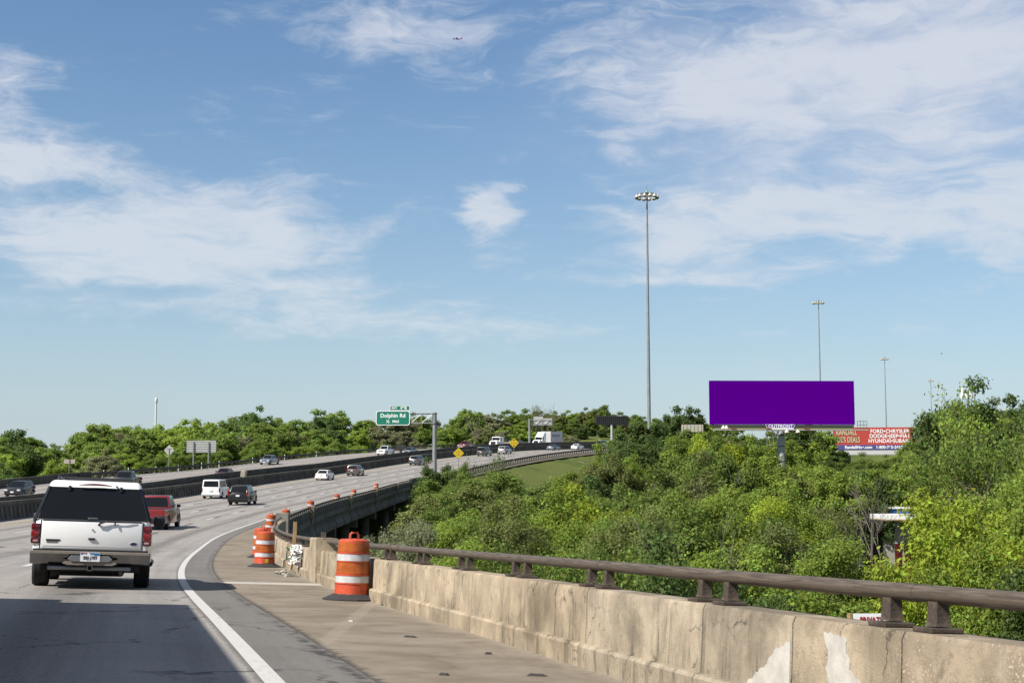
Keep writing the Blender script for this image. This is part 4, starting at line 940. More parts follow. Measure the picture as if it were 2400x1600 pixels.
def make_car(name, label, cat, mw, sp, group=None):
    """sp: dictionary of measures and colours"""
    L, W, H = sp['L'], sp['W'], sp['H']; r = sp.get('r', .34); zb = sp.get('zb', .24); belt = sp['belt']; hood = sp['hood']; deck = sp.get('deck', belt)
    yf, yr = sp['yf'], sp['yr']; h = L / 2; paint = sp['paint']
    root = empty(name, mw); tag(root, label, cat, group)
    yr0, yf0, yr1, yf1 = sp['cab']                                    # cabin foot rear/front, roof rear/front
    rear = [(-h + .10, zb), (-h + .015, zb + .12), (-h, .52), (-h + .02, deck - .10), (-h + .10, deck)]
    if sp['type'] == 'pickup': rear += [(yr0 + .06, deck), (yr0 + .05, belt)]
    else: rear += [(min(yr0, -h + .35) if deck == belt else yr0, belt if deck != belt else deck)]
    front = [(yf0, belt), (h - .75, hood + .03), (h - .16, hood - .10), (h - .02, hood - .28), (h, .46), (h - .05, zb + .06), (h - .16, zb)]
    prof = body_profile(L, r, yf, yr, zb, rear, front)
    mb = MB().prism(prof, 'x', -W / 2, W / 2); me = mb.mesh('body', .055, 3); taper(me, L, W, .55, belt, .09); me.materials.append(paint)
    me.polygons.foreach_set('use_smooth', [True] * len(me.polygons)); me.set_sharp_from_angle(angle=rad(32)); body = link('body', me, root)
    MB().box(-W * .40, W * .40, -h + .2, h - .2, zb - .02, zb + .30).build('underbody', under, root)
    # cabin
    wb, wt = W * .455, sp.get('wt', W * .36); z0 = belt - .03
    lo = [(-wb, yr0, z0), (wb, yr0, z0), (wb, yf0, z0), (-wb, yf0, z0)]; hi = [(-wt, yr1, H), (wt, yr1, H), (wt, yf1, H), (-wt, yf1, H)]
    cab = MB().hexa(lo, hi).mesh('cabin', .05, 3); cab.materials.append(paint)
    cab.polygons.foreach_set('use_smooth', [True] * len(cab.polygons)); cab.set_sharp_from_angle(angle=rad(32)); link('cabin', cab, root)
    def win(nm, A, B, C, D, u0, u1, v0, v1, m=glass_dark): return MB().patch(A, B, C, D, u0, u1, v0, v1, .010, .025).build(nm, m, root, .006)
    win('rear_window', lo[0], lo[1], hi[1], hi[0], .07, .93, sp.get('rw0', .14), .86)
    win('windshield', lo[2], lo[3], hi[3], hi[2], .05, .95, .10, .92)
    nw = sp.get('windows', 2); cuts = np.linspace(.06, .94, nw + 1)
    for k in range(nw):
        win('side_window', lo[1], lo[2], hi[2], hi[1], cuts[k] + .018, cuts[k + 1] - .018, .14, .86)
        win('side_window', lo[3], lo[0], hi[0], hi[3], 1 - cuts[k + 1] + .018, 1 - cuts[k] - .018, .14, .86)
    for sx in (-1, 1):
        for y_ in (yf, yr): wheel(root, sx * (W / 2 - .13), y_, r, .22)
        # lamps
        tz0, tz1, tw = sp.get('tail', (.70, .95, .26)); x1 = W / 2 * .965; x0 = x1 - tw
        xs = sorted((sx * x0, sx * x1)); MB().box(xs[0], xs[1], -h - .012 + (.03 if sp['type'] == 'car' else 0), -h + .22, tz0, tz1).build('taillight', lamp_red, root, .02)
        hx = sorted((sx * W / 2 * .52, sx * W / 2 * .90)); hz = hood - .32
        MB().box(hx[0], hx[1], h - .24, h - .015, hz, hz + .17).build('headlight', lamp_clear, root, .03)
        mx = sorted((sx * (W / 2 - .02), sx * (W / 2 + .20))); MB().box(mx[0], mx[1], yf0 - .55, yf0 - .42, belt + .02, belt + .19).build('side_mirror', sp.get('mirror', black_plastic), root, .035)
    MB().box(-W * .47, W * .47, -h - .035, -h + .12, zb + .10, zb + .33).build('rear_bumper', sp.get('bump', paint), root, .03)
    MB().box(-W * .43, W * .43, h - .10, h + .02, zb + .05, zb + .26).build('front_bumper', sp.get('fbump', sp.get('bump', paint)), root, .03)
    MB().box(-W * .24, W * .24, h - .10, h + .006, hood - .34, hood - .16).build('grille', sp.get('grille', black_plastic), root, .01)
    pz = sp.get('pz', .72); MB().box(-.16, .16, -h - .05, -h + .05, pz, pz + .15).build('license_plate', plate_white, root)
    MB().box(-.16, .16, h - .05, h + .03, .42, .56).build('license_plate', plate_white, root)
    if sp['type'] == 'pickup':
        for sx in (-1, 1): pass
        MB().box(-W * .38, W * .38, -h + .12, yr0 - .04, deck + .0015, deck + .012).build('bed_floor', under, root)
        MB().box(-W * .40, W * .40, -h - .004, -h + .06, .66, deck - .05).build('tailgate', paint, root, .015)
    return root

def paintm(name, col, rough=.3, metal=.0): return M('paint_' + name, col, rough, metal, coat=.8)
SUV = dict(type='suv', L=4.75, W=1.92, H=1.74, r=.37, zb=.28, belt=1.06, hood=1.02, deck=1.06, yf=1.42, yr=-1.38, cab=(-2.28, 1.02, -1.86, .40), wt=.68, windows=3, tail=(.80, 1.12, .20), pz=.78)
SED = dict(type='car', L=4.80, W=1.84, H=1.44, r=.33, zb=.20, belt=.93, hood=.86, deck=.98, yf=1.42, yr=-1.36, cab=(-1.75, 1.10, -1.02, .30), wt=.60, windows=2, tail=(.66, .86, .34), pz=.70, rw0=.10)
VAN = dict(type='suv', L=4.85, W=1.96, H=1.90, r=.35, zb=.28, belt=1.12, hood=1.08, deck=1.12, yf=1.50, yr=-1.35, cab=(-2.36, 1.25, -2.22, .55), wt=.82, windows=3, tail=(.72, 1.06, .13), pz=.76)
PICK = dict(type='pickup', L=5.75, W=2.02, H=1.90, r=.41, zb=.36, belt=1.18, hood=1.16, deck=1.16, yf=1.86, yr=-1.78, cab=(-.72, 1.35, -.58, .60), wt=.74, windows=2, tail=(.78, 1.14, .17), pz=.62)
HATCH = dict(type='suv', L=4.25, W=1.74, H=1.50, r=.31, zb=.20, belt=.95, hood=.90, deck=.95, yf=1.30, yr=-1.28, cab=(-1.98, 1.22, -1.55, .35), wt=.60, windows=2, tail=(.70, .98, .22), pz=.62)
def car(base, **k): d = dict(base); d.update(k); return d
def ahead(x, y, L):                 # rear bumper seen at a pixel
    s, o = on_road(x, y)
    if o > 15.6: s, o = on_road(x, off=15.3)
    return rframe(s + L / 2, o)
def oncoming(x, y, L, off=None):
    s, o = on_road(x, y) if off is None else on_road(x, off=off); return rframe(s + L / 2, o, flip=True)
white = paintm('white', L4(.80, .80, .79), .3); red = paintm('red', L4(.30, .008, .014), .3); black = M('paint_black', L4(.008, .008, .009), .3, coat=.25); grey = paintm('steel_grey', L4(.12, .125, .135), .3, .4); taupe = paintm('taupe', L4(.17, .145, .13), .3, .4)
navy = paintm('dark_blue', L4(.02, .03, .055), .25); maroon = paintm('maroon', L4(.14, .012, .025), .3); silverblue = paintm('silver_blue', L4(.34, .40, .45), .3, .5); blueg = paintm('blue_grey', L4(.13, .17, .22), .3, .4); charcoal = paintm('charcoal', L4(.035, .037, .042), .3)
silver = paintm('silver', L4(.42, .43, .44), .3, .5)
make_car('pickup_truck', 'red pickup truck just ahead of the white SUV, partly hidden by it', 'pickup', ahead(346, 1241.5, 5.75), car(PICK, paint=red, bump=black_plastic, mirror=black_plastic))
make_car('suv', 'black SUV with tall tail lights driving away in the middle lanes', 'suv', ahead(556, 1184, 4.9), car(SUV, L=4.9, paint=black, tail=(.80, 1.35, .16), bump=black, fbump=black))
make_car('minivan', 'boxy white van driving away next to the median barrier', 'van', ahead(494, 1161.5, 4.85), car(VAN, paint=white))
make_car('car', 'white low coupe driving away, below the taupe crossover', 'car', ahead(752, 1122.5, 4.8), car(SED, paint=white))
make_car('crossover', 'taupe crossover driving away along the median barrier', 'car', ahead(824, 1098.5, 4.5), car(SUV, L=4.5, W=1.84, H=1.66, paint=taupe, cab=(-2.14, 1.02, -1.85, .42), tail=(.82, 1.30, .18), yr=-1.3))
make_car('suv', 'steel grey SUV driving away just left of the exit sign pole', 'suv', ahead(969, 1085, 4.75), car(SUV, paint=grey))
make_car('van', 'dark van with white stickers driving away behind the first yellow sign', 'van', ahead(1126, 1062, 4.85), car(VAN, paint=charcoal))
make_car('suv', 'silver-grey SUV driving away between the two yellow signs', 'suv', ahead(1175, 1062, 4.75), car(SUV, paint=silver, W=1.86))
make_car('car', 'blue-grey sedan driving away in front of the white lorry', 'car', ahead(1288, 1052, 4.8), car(SED, paint=blueg))
make_car('car', 'white sedan driving away beside the grassy hill', 'car', ahead(1345, 1051.5, 4.8), car(SED, paint=white))
make_car('van', 'dark blue van far up the road, nearly at the crest', 'van', ahead(1402, 1046, 4.85), car(VAN, paint=navy, H=2.2, W=2.1))
make_car('suv', 'white SUV far up the road beside the dark billboard post', 'suv', ahead(1420, 1046.5, 4.75), car(SUV, paint=white))
make_car('car', 'farthest pale car cresting the rise behind the bushes', 'car', ahead(1470, 1044, 4.6), car(SUV, paint=silver, H=1.6))
make_car('hatchback', 'small black hatchback approaching at the left edge', 'car', oncoming(27, 1164.5, 4.25), car(HATCH, paint=black, bump=black, fbump=black))
make_car('pickup_truck', 'dark pickup approaching, only its roof seen above the white SUV', 'pickup', oncoming(278, None, 5.75, 29.0), car(PICK, paint=charcoal))
make_car('car', 'maroon sedan approaching, half hidden by the median barrier', 'car', oncoming(513, None, 4.8, 25.6), car(SED, paint=maroon))
make_car('pickup_truck', 'silver-blue pickup approaching beside the left guardrail', 'pickup', oncoming(618, 1089.5, 5.3), car(PICK, L=5.3, W=1.85, H=1.66, r=.36, paint=silverblue, belt=1.05, hood=1.02, deck=1.04))
wp = make_car('pickup_truck', 'white pickup approaching with a dark trailer behind it', 'pickup', oncoming(892, None, 5.75, 32.5), car(PICK, paint=white))
make_car('car', 'pale blue sedan approaching behind the white pickup', 'car', oncoming(950, None, 4.8, 29.0), car(SED, paint=silver))
make_car('pickup_truck', 'red pickup approaching above the first yellow sign', 'pickup', oncoming(1080, None, 5.75, 32.5), car(PICK, paint=red, fbump=chrome, grille=chrome))
# trailer behind the white pickup
s_, o_ = on_road(912, off=32.5)
tr = empty('flat_trailer', rframe(s_ + 8.5, 32.5, flip=True)); tag(tr, 'dark flat trailer towed by the approaching white pickup', 'trailer')
MB().box(-1.1, 1.1, -3.0, 2.6, .75, .92).build('bed', black_plastic, tr); MB().box(-1.1, 1.1, 2.3, 2.45, .92, 1.9).build('headboard', black_plastic, tr); MB().box(-.05, .05, 2.6, 3.6, .55, .65).build('tow_bar', galv_dark, tr)
for sx in (-1, 1):
    for y_ in (-.9, .0): wheel(tr, sx * .98, y_, .36, .2)

# ---- heavy trucks
def tractor(root, paint, sleeper=True, z_roof=3.2):
    m = MB().prism([(2.9, .55), (3.02, .9), (2.95, 1.35), (2.7, 1.75), (1.55, 1.95), (1.5, .55)], 'x', -.95, .95); smooth_obj(m.build('hood', paint, root, .08), 35)
    lo = [(-1.18, -.9, .8), (1.18, -.9, .8), (1.18, 1.55, .8), (-1.18, 1.55, .8)]; hi = [(-1.12, -.85, 2.75), (1.12, -.85, 2.75), (1.10, 1.05, 2.75), (-1.10, 1.05, 2.75)]
    smooth_obj(MB().hexa(lo, hi).build('cab', paint, root, .08), 35)
    MB().patch(lo[2], lo[3], hi[3], hi[2], .06, .94, .58, .93, .012, .03).build('windshield', glass_dark, root)
    MB().patch(lo[1], lo[2], hi[2], hi[1], .66, .96, .52, .9, .012, .03).build('side_window', glass_dark, root); MB().patch(lo[3], lo[0], hi[0], hi[3], .04, .34, .52, .9, .012, .03).build('side_window', glass_dark, root)
    if sleeper: smooth_obj(MB().hexa([(-1.12, -.85, 2.74), (1.12, -.85, 2.74), (1.1, .95, 2.74), (-1.1, .95, 2.74)], [(-1.12, -.85, 3.95), (1.12, -.85, 3.95), (1.0, -.35, 3.9), (-1.0, -.35, 3.9)]).build('wind_fairing', paint, root, .08), 35)
    MB().box(-.62, .62, 2.9, 3.06, .85, 1.65).build('grille', black_plastic, root, .02); MB().box(-1.15, 1.15, 2.75, 3.15, .42, .80).build('bumper', paint, root, .05)
    for sx in (-1, 1):
        xs = sorted((sx * .66, sx * 1.08)); MB().box(xs[0], xs[1], 2.6, 2.98, .98, 1.3).build('headlight', lamp_clear, root, .04)
        xs = sorted((sx * 1.2, sx * 1.55)); MB().box(xs[0], xs[1], 1.35, 1.5, 1.75, 2.5).build('side_mirror', black_plastic, root, .04)
        xs = sorted((sx * 1.0, sx * 1.2)); MB().box(xs[0], xs[1], 2.75, 2.96, .9, 1.0).build('marker_lamp', lamp_amber, root, .01)
        for y_ in (2.1, -2.0, -3.2): wheel(root, sx * 1.02, y_, .5, .3)
        MB().tube([(sx * 1.05, -1.0, .9), (sx * 1.05, -1.0, 3.6)], .07, 10).build('exhaust_stack', chrome, root)
    MB().box(-.45, .45, -4.2, 1.4, .6, .95).build('chassis', under, root)
s1, o1 = on_road(1155, off=29.0)
t1 = empty('truck_tractor', rframe(s1 + 3, 29.0, flip=True)); tag(t1, 'white conventional truck cab approaching with a flatbed, above the silver-grey SUV', 'truck'); tractor(t1, white, False)
f1 = empty('flatbed_trailer', rframe(s1 + 13.5, 29.0, flip=True)); tag(f1, 'pale flatbed trailer behind the approaching white truck cab', 'trailer')
MB().box(-1.25, 1.25, -5.5, 6.0, 1.15, 1.35).build('bed', M('trailer_deck', L4(.55, .53, .5), .6), f1); MB().box(-1.1, 1.1, -2, 2, 1.352, 1.75).build('load', galv, f1)
for sx in (-1, 1):
    for y_ in (-4.4, -3.2): wheel(f1, sx * 1.0, y_, .5, .3)
s2, o2 = on_road(1256, off=32.4)
t2 = empty('truck_tractor', rframe(s2 + 3, 32.4, flip=True)); tag(t2, 'white aerodynamic truck cab pulling the big white box trailer', 'truck'); tractor(t2, white, True)
b2 = empty('box_trailer', rframe(s2 + 9.9, 32.4, flip=True)); tag(b2, 'long white box trailer with blue lettering on its side', 'trailer')
MB().box(-1.28, 1.28, -3.7, 3.7, 1.15, 4.05).build('box', M('trailer_white', L4(.72, .73, .75), .45, var=.05, vscale=1), b2, .04); MB().box(-1.2, 1.2, -3.75, -3.6, .55, .7).build('rear_guard', galv, b2)
for sx in (-1, 1):
    for y_ in (-3.0, -1.8): wheel(b2, sx * 1.0, y_, .5, .3)
def text(body, size, mat, parent, m, extrude=.004, bold=0.0, name='lettering', align='CENTER', sx=1.0):
    cu = bpy.data.curves.new(name, 'FONT'); cu.body = body; cu.size = size; cu.align_x = align; cu.align_y = 'CENTER'; cu.extrude = extrude; cu.offset = bold; cu.space_character = 1.05
    tmp = bpy.data.objects.new(name, cu); me = bpy.data.meshes.new_from_object(tmp); bpy.data.objects.remove(tmp); bpy.data.curves.remove(cu)
    me.materials.clear(); me.materials.append(mat); o = link(name, me, parent); o.matrix_local = m @ Matrix.Diagonal((sx, 1, 1, 1)); return o
FACE = Matrix.Rotation(rad(90), 4, 'X')                # text standing up, read from -Y
blue_let = M('blue_lettering', L4(.03, .09, .30), .5)
text('PORTACOOL', .80, blue_let, b2, Matrix.Translation((-1.292, .4, 2.9)) @ Matrix.Rotation(rad(-90), 4, 'Z') @ FACE, .004, .02)

# ---- box truck in the next lane, left of the frame: the shadow across our lane is its
bt = empty('box_truck', rframe(16.9, 8.22)); tag(bt, 'tall white box truck in the next lane, whose shadow falls across our lane', 'truck')
tractor_off = empty('cab_part'); tractor_off.parent = bt; tractor_off.name = 'cab'
MB().box(-1.28, 1.28, -7.5, 3.2, 1.0, 4.0).build('box', M('trailer_white', L4(.72, .73, .75)), bt, .03)
lo = [(-1.1, 3.3, .7), (1.1, 3.3, .7), (1.1, 5.3, .7), (-1.1, 5.3, .7)]; hi = [(-1.0, 3.35, 2.6), (1.0, 3.35, 2.6), (1.0, 4.55, 2.6), (-1.0, 4.55, 2.6)]
smooth_obj(MB().hexa(lo, hi).build('cab_shell', white, tractor_off, .08), 35); MB().patch(lo[2], lo[3], hi[3], hi[2], .06, .94, .45, .93, .012, .03).build('windshield', glass_dark, tractor_off)
MB().patch(lo[1], lo[2], hi[2], hi[1], .35, .9, .45, .9, .012, .03).build('side_window', glass_dark, tractor_off)
MB().box(-1.0, 1.0, 5.0, 6.3, .6, 1.45).build('hood', white, tractor_off, .1); MB().box(-.4, .4, -7.2, 5.2, .55, .98).build('chassis', under, bt); MB().box(-1.1, 1.1, 6.2, 6.45, .4, .7).build('bumper', chrome, bt, .03)
for sx in (-1, 1):
    for y_ in (5.4, -4.6): wheel(bt, sx * 1.0, y_, .45, .3)
# ------------------------------------------------------------------ the near white SUV, modelled from behind
sS, oS = on_road(208, 1381)
print('SUV at', sS, oS)
K = 0.0
LS = 5.2; hS = LS / 2
suv = empty('suv', rframe(sS + hS, oS)); tag(suv, 'large white SUV with dark rear glass just ahead in our lane', 'suv')
wpaint = white
bodyp = [(-hS + .06, .48), (-hS + .01, .60), (-hS + .0, .66), (-hS + .01, 1.05), (-hS + .06, 1.15), (1.35, 1.15), (1.9, 1.10), (hS - .15, 1.02), (hS - .03, .85), (hS, .5), (hS - .1, .42)]
def arch2(yc, r=.37, zb=.42):
    ra = r * 1.18; a0 = math.asin((zb - r) / ra); return [(yc + ra * math.cos(a0 + (math.pi - 2 * a0) * k / 12), r + ra * math.sin(a0 + (math.pi - 2 * a0) * k / 12)) for k in range(13)]
prof2 = bodyp + arch2(1.62) + arch2(-1.45)
me = MB().prism(prof2, 'x', -.99, .99).mesh('body', .06, 3); taper(me, LS, 1.98, .80, 1.16, .045, .06); me.materials.append(wpaint); me.polygons.foreach_set('use_smooth', [True] * len(me.polygons)); me.set_sharp_from_angle(angle=rad(30)); bodyS = link('body', me, suv)
lo = [(-.945, -hS + .05, 1.13), (.945, -hS + .05, 1.13), (.945, 1.35, 1.13), (-.945, 1.35, 1.13)]; hi = [(-.735, -hS + .34, 1.80), (.735, -hS + .34, 1.80), (.715, .45, 1.80), (-.715, .45, 1.80)]
cabm = MB().hexa(lo, hi).mesh('cabin', .07, 4); cabm.materials.append(wpaint)
# crown the roof a little
bmx = bmesh.new(); bmx.from_mesh(cabm)
for v in bmx.verts:
    if v.co.z > 1.7: v.co.z += .035 * (1 - (v.co.x / .75) ** 2) * (v.co.z - 1.7) / .1 * 1.0
bmx.to_mesh(cabm); bmx.free()
cabm.polygons.foreach_set('use_smooth', [True] * len(cabm.polygons)); cabm.set_sharp_from_angle(angle=rad(30)); link('cabin', cabm, suv)
def patchS(nm, A, B, C, D, u0, u1, v0, v1, m, off=.012, bev=.01, par=suv): return MB().patch(A, B, C, D, u0, u1, v0, v1, off, .03).build(nm, m, par, bev)
rw = patchS('rear_window', lo[0], lo[1], hi[1], hi[0], .022, .978, .035, .835, glass_dark, .014)
# wrap-round quarter glass and other side glass
for (A, B, C, D, fl) in ((lo[1], lo[2], hi[2], hi[1], 0), (lo[3], lo[0], hi[0], hi[3], 1)):
    for (a, b_) in ((.03, .30), (.33, .60), (.63, .93)):
        u0, u1 = (a, b_) if not fl else (1 - b_, 1 - a); patchS('side_window', A, B, C, D, u0, u1, .06, .84, glass_dark)
patchS('windshield', lo[2], lo[3], hi[3], hi[2], .05, .95, .08, .92, glass_dark)
# D-pillar glass corners that make the rear glazing read as one band
for sx in (-1, 1):
    a = Vector((sx * .90, -hS + .045, 1.145)); b_ = Vector((sx * .947, -hS + .10, 1.145)); c = Vector((sx * .758, -hS + .335, 1.70)); d_ = Vector((sx * .72, -hS + .275, 1.70))
    off = Vector((sx * .012, -.012, 0)); mb = MB(); mb.hexa([a, b_, c, d_], [p + off for p in (a, b_, c, d_)]); mb.build('corner_glass', glass_dark, suv)
# tailgate skin with shut lines
gap = M('shut_line', L4(.015, .015, .015), .9)
tg = MB().box(-.815, .815, -hS - .014, -hS + .06, .665, 1.115).build('tailgate', wpaint, suv, .022, True)
for x in (-.826, .826): MB().box(x - .006, x + .006, -hS - .004, -hS + .05, .66, 1.13).build('shut_line', gap, tg)
MB().box(-.93, .93, -hS - .006, -hS + .05, .628, .655).build('bumper_gap', gap, suv)
MB().box(-.80, .80, -hS - .006, -hS + .08, 1.118, 1.132).build('window_seal', gap, tg)
MB().box(-.78, .78, -hS - .018, -hS - .012, .700, .708).build('crease_shade', M('crease_shade_grey', L4(.5, .5, .5), .5), tg)  # grey strip paints the shade line of a pressed fold
# tail lamps in three cells
lamp_rev = M('reverse_lens', L4(.55, .42, .42), .15, coat=.8); lamp_deep = M('tail_lamp_deep', L4(.16, .004, .008), .12, coat=.9)
for sx in (-1, 1):
    for (z0, z1, m) in ((.955, 1.07, lamp_deep), (.842, .950, lamp_red), (.735, .838, lamp_deep)):
        xs = sorted((sx * .835, sx * .975)); MB().box(xs[0], xs[1], -hS - .022, -hS + .30, z0, z1).build('taillight', m, suv, .018, True)
    xs = sorted((sx * .855, sx * .935)); MB().box(xs[0], xs[1], -hS - .030, -hS, .765, .795).build('reverse_lamp', lamp_rev, suv, .006)
# high brake light, washer jet, hinges
T = Matrix.Translation((0, -hS + .302, 1.752)); mb = MB(); n = 14
top = [(-.27 + .54 * k / n, .020 - .030 * ((k / n - .5) * 2) ** 2) for k in range(n + 1)]; bot = [(-.27 + .54 * k / n, -.014 - .006 * ((k / n - .5) * 2) ** 2) for k in range(n + 1)]
poly = top + bot[::-1]; mb.prism(poly, 'y', 0, .05); o = mb.build('high_brake_light', lamp_deep, suv); o.matrix_local = T @ Matrix.Translation((0, -.085, -.012))
MB().box(.33, .352, -hS + .235, -hS + .32, 1.715, 1.735).build('washer_jet', black_plastic, suv)
for x in (-.42, .42): MB().box(x - .02, x + .02, -hS + .225, -hS + .30, 1.63, 1.715).build('glass_hinge', black_plastic, suv, .008)
# handle, lock, wiper
MB().box(-.085, .085, -hS + .02, -hS + .08, 1.150, 1.185).build('glass_handle', M('handle_grey', L4(.14, .14, .145), .35), suv, .015)
MB().lathe([(.015, 0), (.015, .02)], 12, Matrix.Translation((0.005, -hS - .012, .985)) @ Matrix.Rotation(rad(90), 4, 'X')).build('lock', galv, tg)
hm = MB(); hm.box(-.06, .06, -hS - .05, -hS - .012, .815, .850); hm.build('door_handle', black_plastic, tg, .016, True)
wi = MB(); wi.tube([(.10, -hS - .03, 1.06), (.125, -hS - .055, 1.10), (.22, -hS - .05, 1.125), (.36, -hS - .045, 1.135)], [.022, .018, .012, .010], 8); wi.tube([(.36, -hS - .045, 1.135), (.365, -hS - .055, 1.07)], [.016, .012], 8); wi.tube([(.23, -hS - .05, 1.138), (.50, -hS - .045, 1.125), (.70, -hS - .03, 1.130)], .008, 6); wi.build('wiper', black_plastic, tg)
# badges: oval and name bar
T = Matrix.Translation((.685, -hS - .012, .765)) @ Matrix.Rotation(rad(90), 4, 'X') @ Matrix.Diagonal((1, .46, 1, 1))
MB().lathe([(.066, 0), (.066, .010)], 24, T).build('oval_rim', chrome, tg); MB().lathe([(.058, .004), (.058, .0135)], 24, T).build('oval_badge', M('badge_blue', L4(.015, .03, .10), .25), tg)
MB().prism([(-.735, .815), (-.505, .815), (-.515, .785), (-.725, .785)], 'y', -hS - .022, -hS - .01).build('name_bar', black_plastic, tg); MB().box(-.72, -.545, -hS - .021, -hS - .01, .758, .782).build('name_bar', M('badge_grey', L4(.16, .16, .15), .4), tg)
# chrome bumper with step, plate recess, tow hitch
bumper_dark_reflection = M('bumper_dark_reflection', L4(.20, .20, .205), .12, 1.0, var=.12, vscale=5)  # base colour darkened to paint in the dark road mirrored by the chrome
prof = [(-hS - .02, .615), (-hS - .11, .610), (-hS - .135, .585), (-hS - .085, .46), (-hS - .03, .405), (-hS + .05, .40), (-hS + .05, .615)]
bm_ = MB().prism(prof, 'x', -.97, .97); bme = bm_.mesh('rear_bumper', .015, 2)
for v in bme.vertices: v.co.y += .10 * max(0, (abs(v.co.x) - .6) / .37) ** 2
bme.materials.append(bumper_dark_reflection); smooth_obj(link('rear_bumper', bme, suv), 30)
step = M('tan_step_pad', L4(.30, .26, .215), .6, var=.15)
MB().box(-.95, .95, -hS - .145, -hS + .02, .578, .624).build('step_pad', step, suv, .004)
MB().prism([(-.30, .56), (.30, .56), (.36, .50), (.30, .455), (-.30, .455), (-.36, .50)], 'y', -hS - .142, -hS - .05).build('plate_recess', M('recess_chrome', L4(.34, .33, .32), .25, .9), suv, .008)
MB().prism([(-.40, .455), (.40, .455), (.44, .425), (.36, .395), (-.36, .395), (-.44, .425)], 'y', -hS - .125, -hS - .05).build('lower_step', step, suv, .006)
lp = MB().box(-.157, .157, -hS - .160, -hS - .146, .462, .610).build('license_plate', plate_white, suv)
MB().prism([(-.02, .604), (.15, .604), (.15, .560), (.08, .556), (.05, .572), (.0, .578)], 'y', -hS - .1625, -hS - .159).build('plate_sky', M('plate_blue', L4(.05, .22, .50), .4), lp)
MB().box(-.15, -.115, -hS - .1625, -hS - .159, .578, .604).build('plate_flag', M('plate_navy', L4(.02, .03, .10), .4), lp); MB().box(-.112, -.05, -hS - .1625, -hS - .159, .585, .602).build('plate_flag', M('plate_red', L4(.32, .02, .03), .4), lp)
text('BBJ-J789', .078, black_plastic, lp, Matrix.Translation((0, -hS - .163, .520)) @ FACE, .001, .0012, 'plate_lettering', sx=.78)
MB().tube([(-.68, -hS + .05, .345), (.66, -hS + .05, .345)], .034, 12).build('hitch_bar', galv, suv)
hb = MB(); 
for (a, b2_, c, d2) in ((-.045, .045, .305, .318), (-.045, .045, .385, .398), (-.045, -.032, .305, .398), (.032, .045, .305, .398)): hb.box(a, b2_, -hS - .05, -hS + .2, c, d2)
hb.build('hitch_receiver', M('hitch_pale', L4(.55, .52, .46), .5), suv); MB().box(-.031, .031, -hS + .0, -hS + .02, .319, .384).build('hitch_hole', gap, suv)
MB().box(-.80, .80, -hS + .12, hS - .5, .28, .55).build('underbody', under, suv); MB().box(-.55, .55, -hS + .5, -hS + 1.3, .20, .32).build('axle', under, suv, .05)
MB().tube([(.50, -hS + .1, .27), (.50, -hS + .7, .27)], .035, 10).build('tailpipe', galv_dark, suv); MB().tube([(.40, -hS + .25, .22), (.40, -hS + .25, .38)], .03, 8).build('shackle', under, suv)
for sx in (-1, 1):
    for y_ in (1.62, -1.45): wheel(suv, sx * .845, y_, .375, .265)
    MB().tube([(sx * .97, -1.0, .40), (sx * 1.0, .6, .40)], .055, 8).build('running_board', black_plastic, suv)
    xs = sorted((sx * 1.0, sx * 1.22)); smooth_obj(MB().box(xs[0], xs[1], .92, 1.05, 1.06, 1.27).build('side_mirror', black_plastic, suv, .05), 40)
    xs = sorted((sx * 1.02, sx * 1.20)); MB().box(xs[0] + .02, xs[1] - .02, .912, .918, 1.11, 1.22).build('mirror_glass', glass_dark, suv, .002)
    # roof rails
    MB().tube([(sx * .63, -hS + .6, 1.80), (sx * .63, -hS + .68, 1.875), (sx * .63, .2, 1.885), (sx * .63, .35, 1.81)], .022, 8).build('roof_rail', black_plastic, suv)
for y_ in (-1.2, -.3): MB().tube([(-.63, y_, 1.88), (.63, y_, 1.88)], .018, 8).build('roof_bar', black_plastic, suv)
